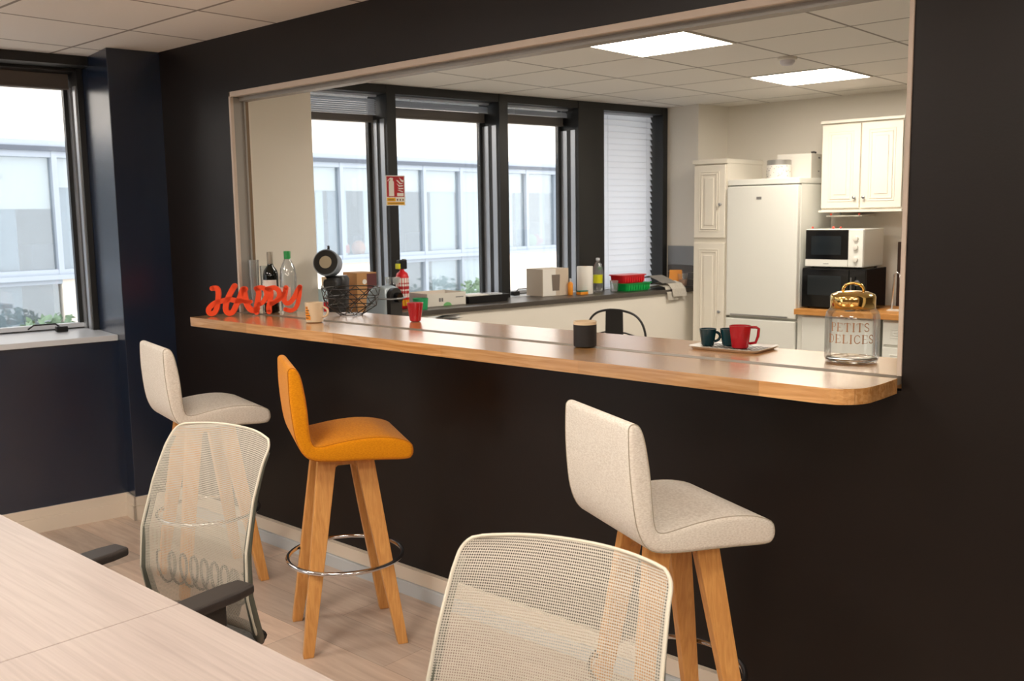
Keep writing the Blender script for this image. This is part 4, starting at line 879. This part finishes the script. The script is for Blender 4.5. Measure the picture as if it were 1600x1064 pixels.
# wall below the upper band, except where the lower row of windows is
lower = lambda a: (a < 5.0) or (11.0 < a < 13.7)
for k in range(len(ys)-1):
    if not lower(ys[k]): q.box(XO-.3, XO, ys[k], ys[k+1], -4, .86)
    else: q.box(XO-.3, XO, ys[k], ys[k+1], -4, -.75)
q.build('facade_wall', M_render, ob)
MB().box(XO-.02, XO+.06, -12, 30, 2.52, 2.58).build('dark_flashing', M_oppdk, ob); MB().box(XO-.3, XO+.03, -12, 30, 2.58, 2.66).build('pale_flashing', M_bluegrey, ob)
MB().box(XO-.05, XO+.08, -12, 30, .86, .92).build('sill_rail', M_bluegrey, ob)
for k in range(len(ys)-1):
    if ys[k+1] < 2 or ys[k] > 21: continue
    wz = MB(); a, b_ = ys[k], ys[k+1]; zb = -.75 if lower(a) else .92
    wz.box(XO-.08, XO+.03, a-.035, a+.035, zb, 2.52); wz.box(XO-.08, XO+.02, a, b_, 2.44, 2.52); wz.box(XO-.08, XO+.02, a, b_, .92, .99)
    if lower(a): wz.box(XO-.08, XO+.02, a, b_, .80, .86); wz.box(XO-.08, XO+.02, a, b_, -.75, -.66)
    wf = wz.build('window_frame', M_bluegrey, ob)
    MB().box(XO-.05, XO-.04, a+.035, b_-.035, zb, 2.44).build('pane', M_oppglass, wf)
    zt = 2.06 if b_ > 6.6 else (1.78 if k % 2 else 2.06)
    MB().box(XO-.11, XO-.10, a+.035, b_-.035, zt, 2.44).build('upper_panel', M_opptop, wf)  # flat cream panel behind the top of each opposite pane
    for f0, f1, mm in {0: ((.0, .22, M_curt), (.62, .78, M_curt)), 1: ((.3, .95, M_curt),), 2: ((.55, .70, M_curt), (.8, 1, M_curtd)), 3: ((0, .5, M_curtd),), 4: ((.1, .9, M_curt),)}[(k*3) % 5 if b_ > 6.6 else 3]:
        MB().box(XO-.16, XO-.14, a+(b_-a)*f0, a+(b_-a)*f1, zb, zt).build('curtain', mm, wf)
q = MB(); q.box(XO-3.2, XO-3.1, -12, 30, -4, 2.7); q.box(XO-3.2, XO-.3, -12, 30, 2.45, 2.55); q.box(XO-3.2, XO-.3, -12, 30, -.9, -.8)
for y in (1.0, 4.6, 9.9, 12.3, 16.8): q.box(XO-3.1, XO-1.2, y, y+.12, -.8, 2.45)
q.build('interior_shell', M_oppin, ob)
q = MB(); random.seed(11)
for k in range(20):
    y = 3+k*.78; h = random.uniform(.3, .8); q.box(XO-.9, XO-.5, y, y+random.uniform(.2, .55), .92, .92+h)
q.build('stored_goods', mat('interior_goods', (120, 128, 138), .8, noise=.4, nscale=3), ob)
q = MB(); q.box(XO-.6, XO-.1, -12, 30, .84, .9); q.build('inner_ledge', M_oppin, ob)
pots = ((10.35, (224, 120, 100)), (11.0-.3, (226, 150, 110)), (15.25, (120, 190, 80)), (15.45, (214, 70, 90)), (16.2, (214, 80, 100)))
for y, c in pots: MB().sphere((XO-.25, y, 1.08), .13, (1, 1, 1.1), 12).build('window_plant', mat('plant_tone', c, .8), ob, smooth=True)
struct(MB().box(-13.0, -5.75, -12, 30, -4.1, -4.0).build('ground', mat('courtyard_paving', (170, 166, 160), .9)), 'courtyard ground below the windows', 'ground')
def shrub(x, y, z, r, label):
    t = thing('shrub', label, 'shrub', (x, y, -4.0)); random.seed(int(y*10)); q = MB()
    for k in range(700):
        v = Vector((random.gauss(0, 1), random.gauss(0, 1), random.gauss(0, 1))).normalized()*r*random.uniform(.6, 1); c = Vector((v.x, v.y*1.3, v.z+z+4.0)); a = Vector((random.uniform(-1, 1), random.uniform(-1, 1), random.uniform(-1, 1))).normalized()*.06; b_ = a.orthogonal().normalized()*.035
        vs = [q.b.verts.new(c+a), q.b.verts.new(c+b_), q.b.verts.new(c-a), q.b.verts.new(c-b_)]; q.b.faces.new(vs)
    q.build('foliage', M_leaf, t)
    MB().lathe([(.05, 0), (.03, z+4-r*.3)], seg=8).build('stem', mat('bark', (90, 74, 60), .9), t)
shrub(-12.4, 5.1, .05, .42, 'leafy shrub in the courtyard seen low in the left window')
shrub(-12.4, 12.9, -.05, .55, 'leafy shrub in the courtyard seen low in the second kitchen window')
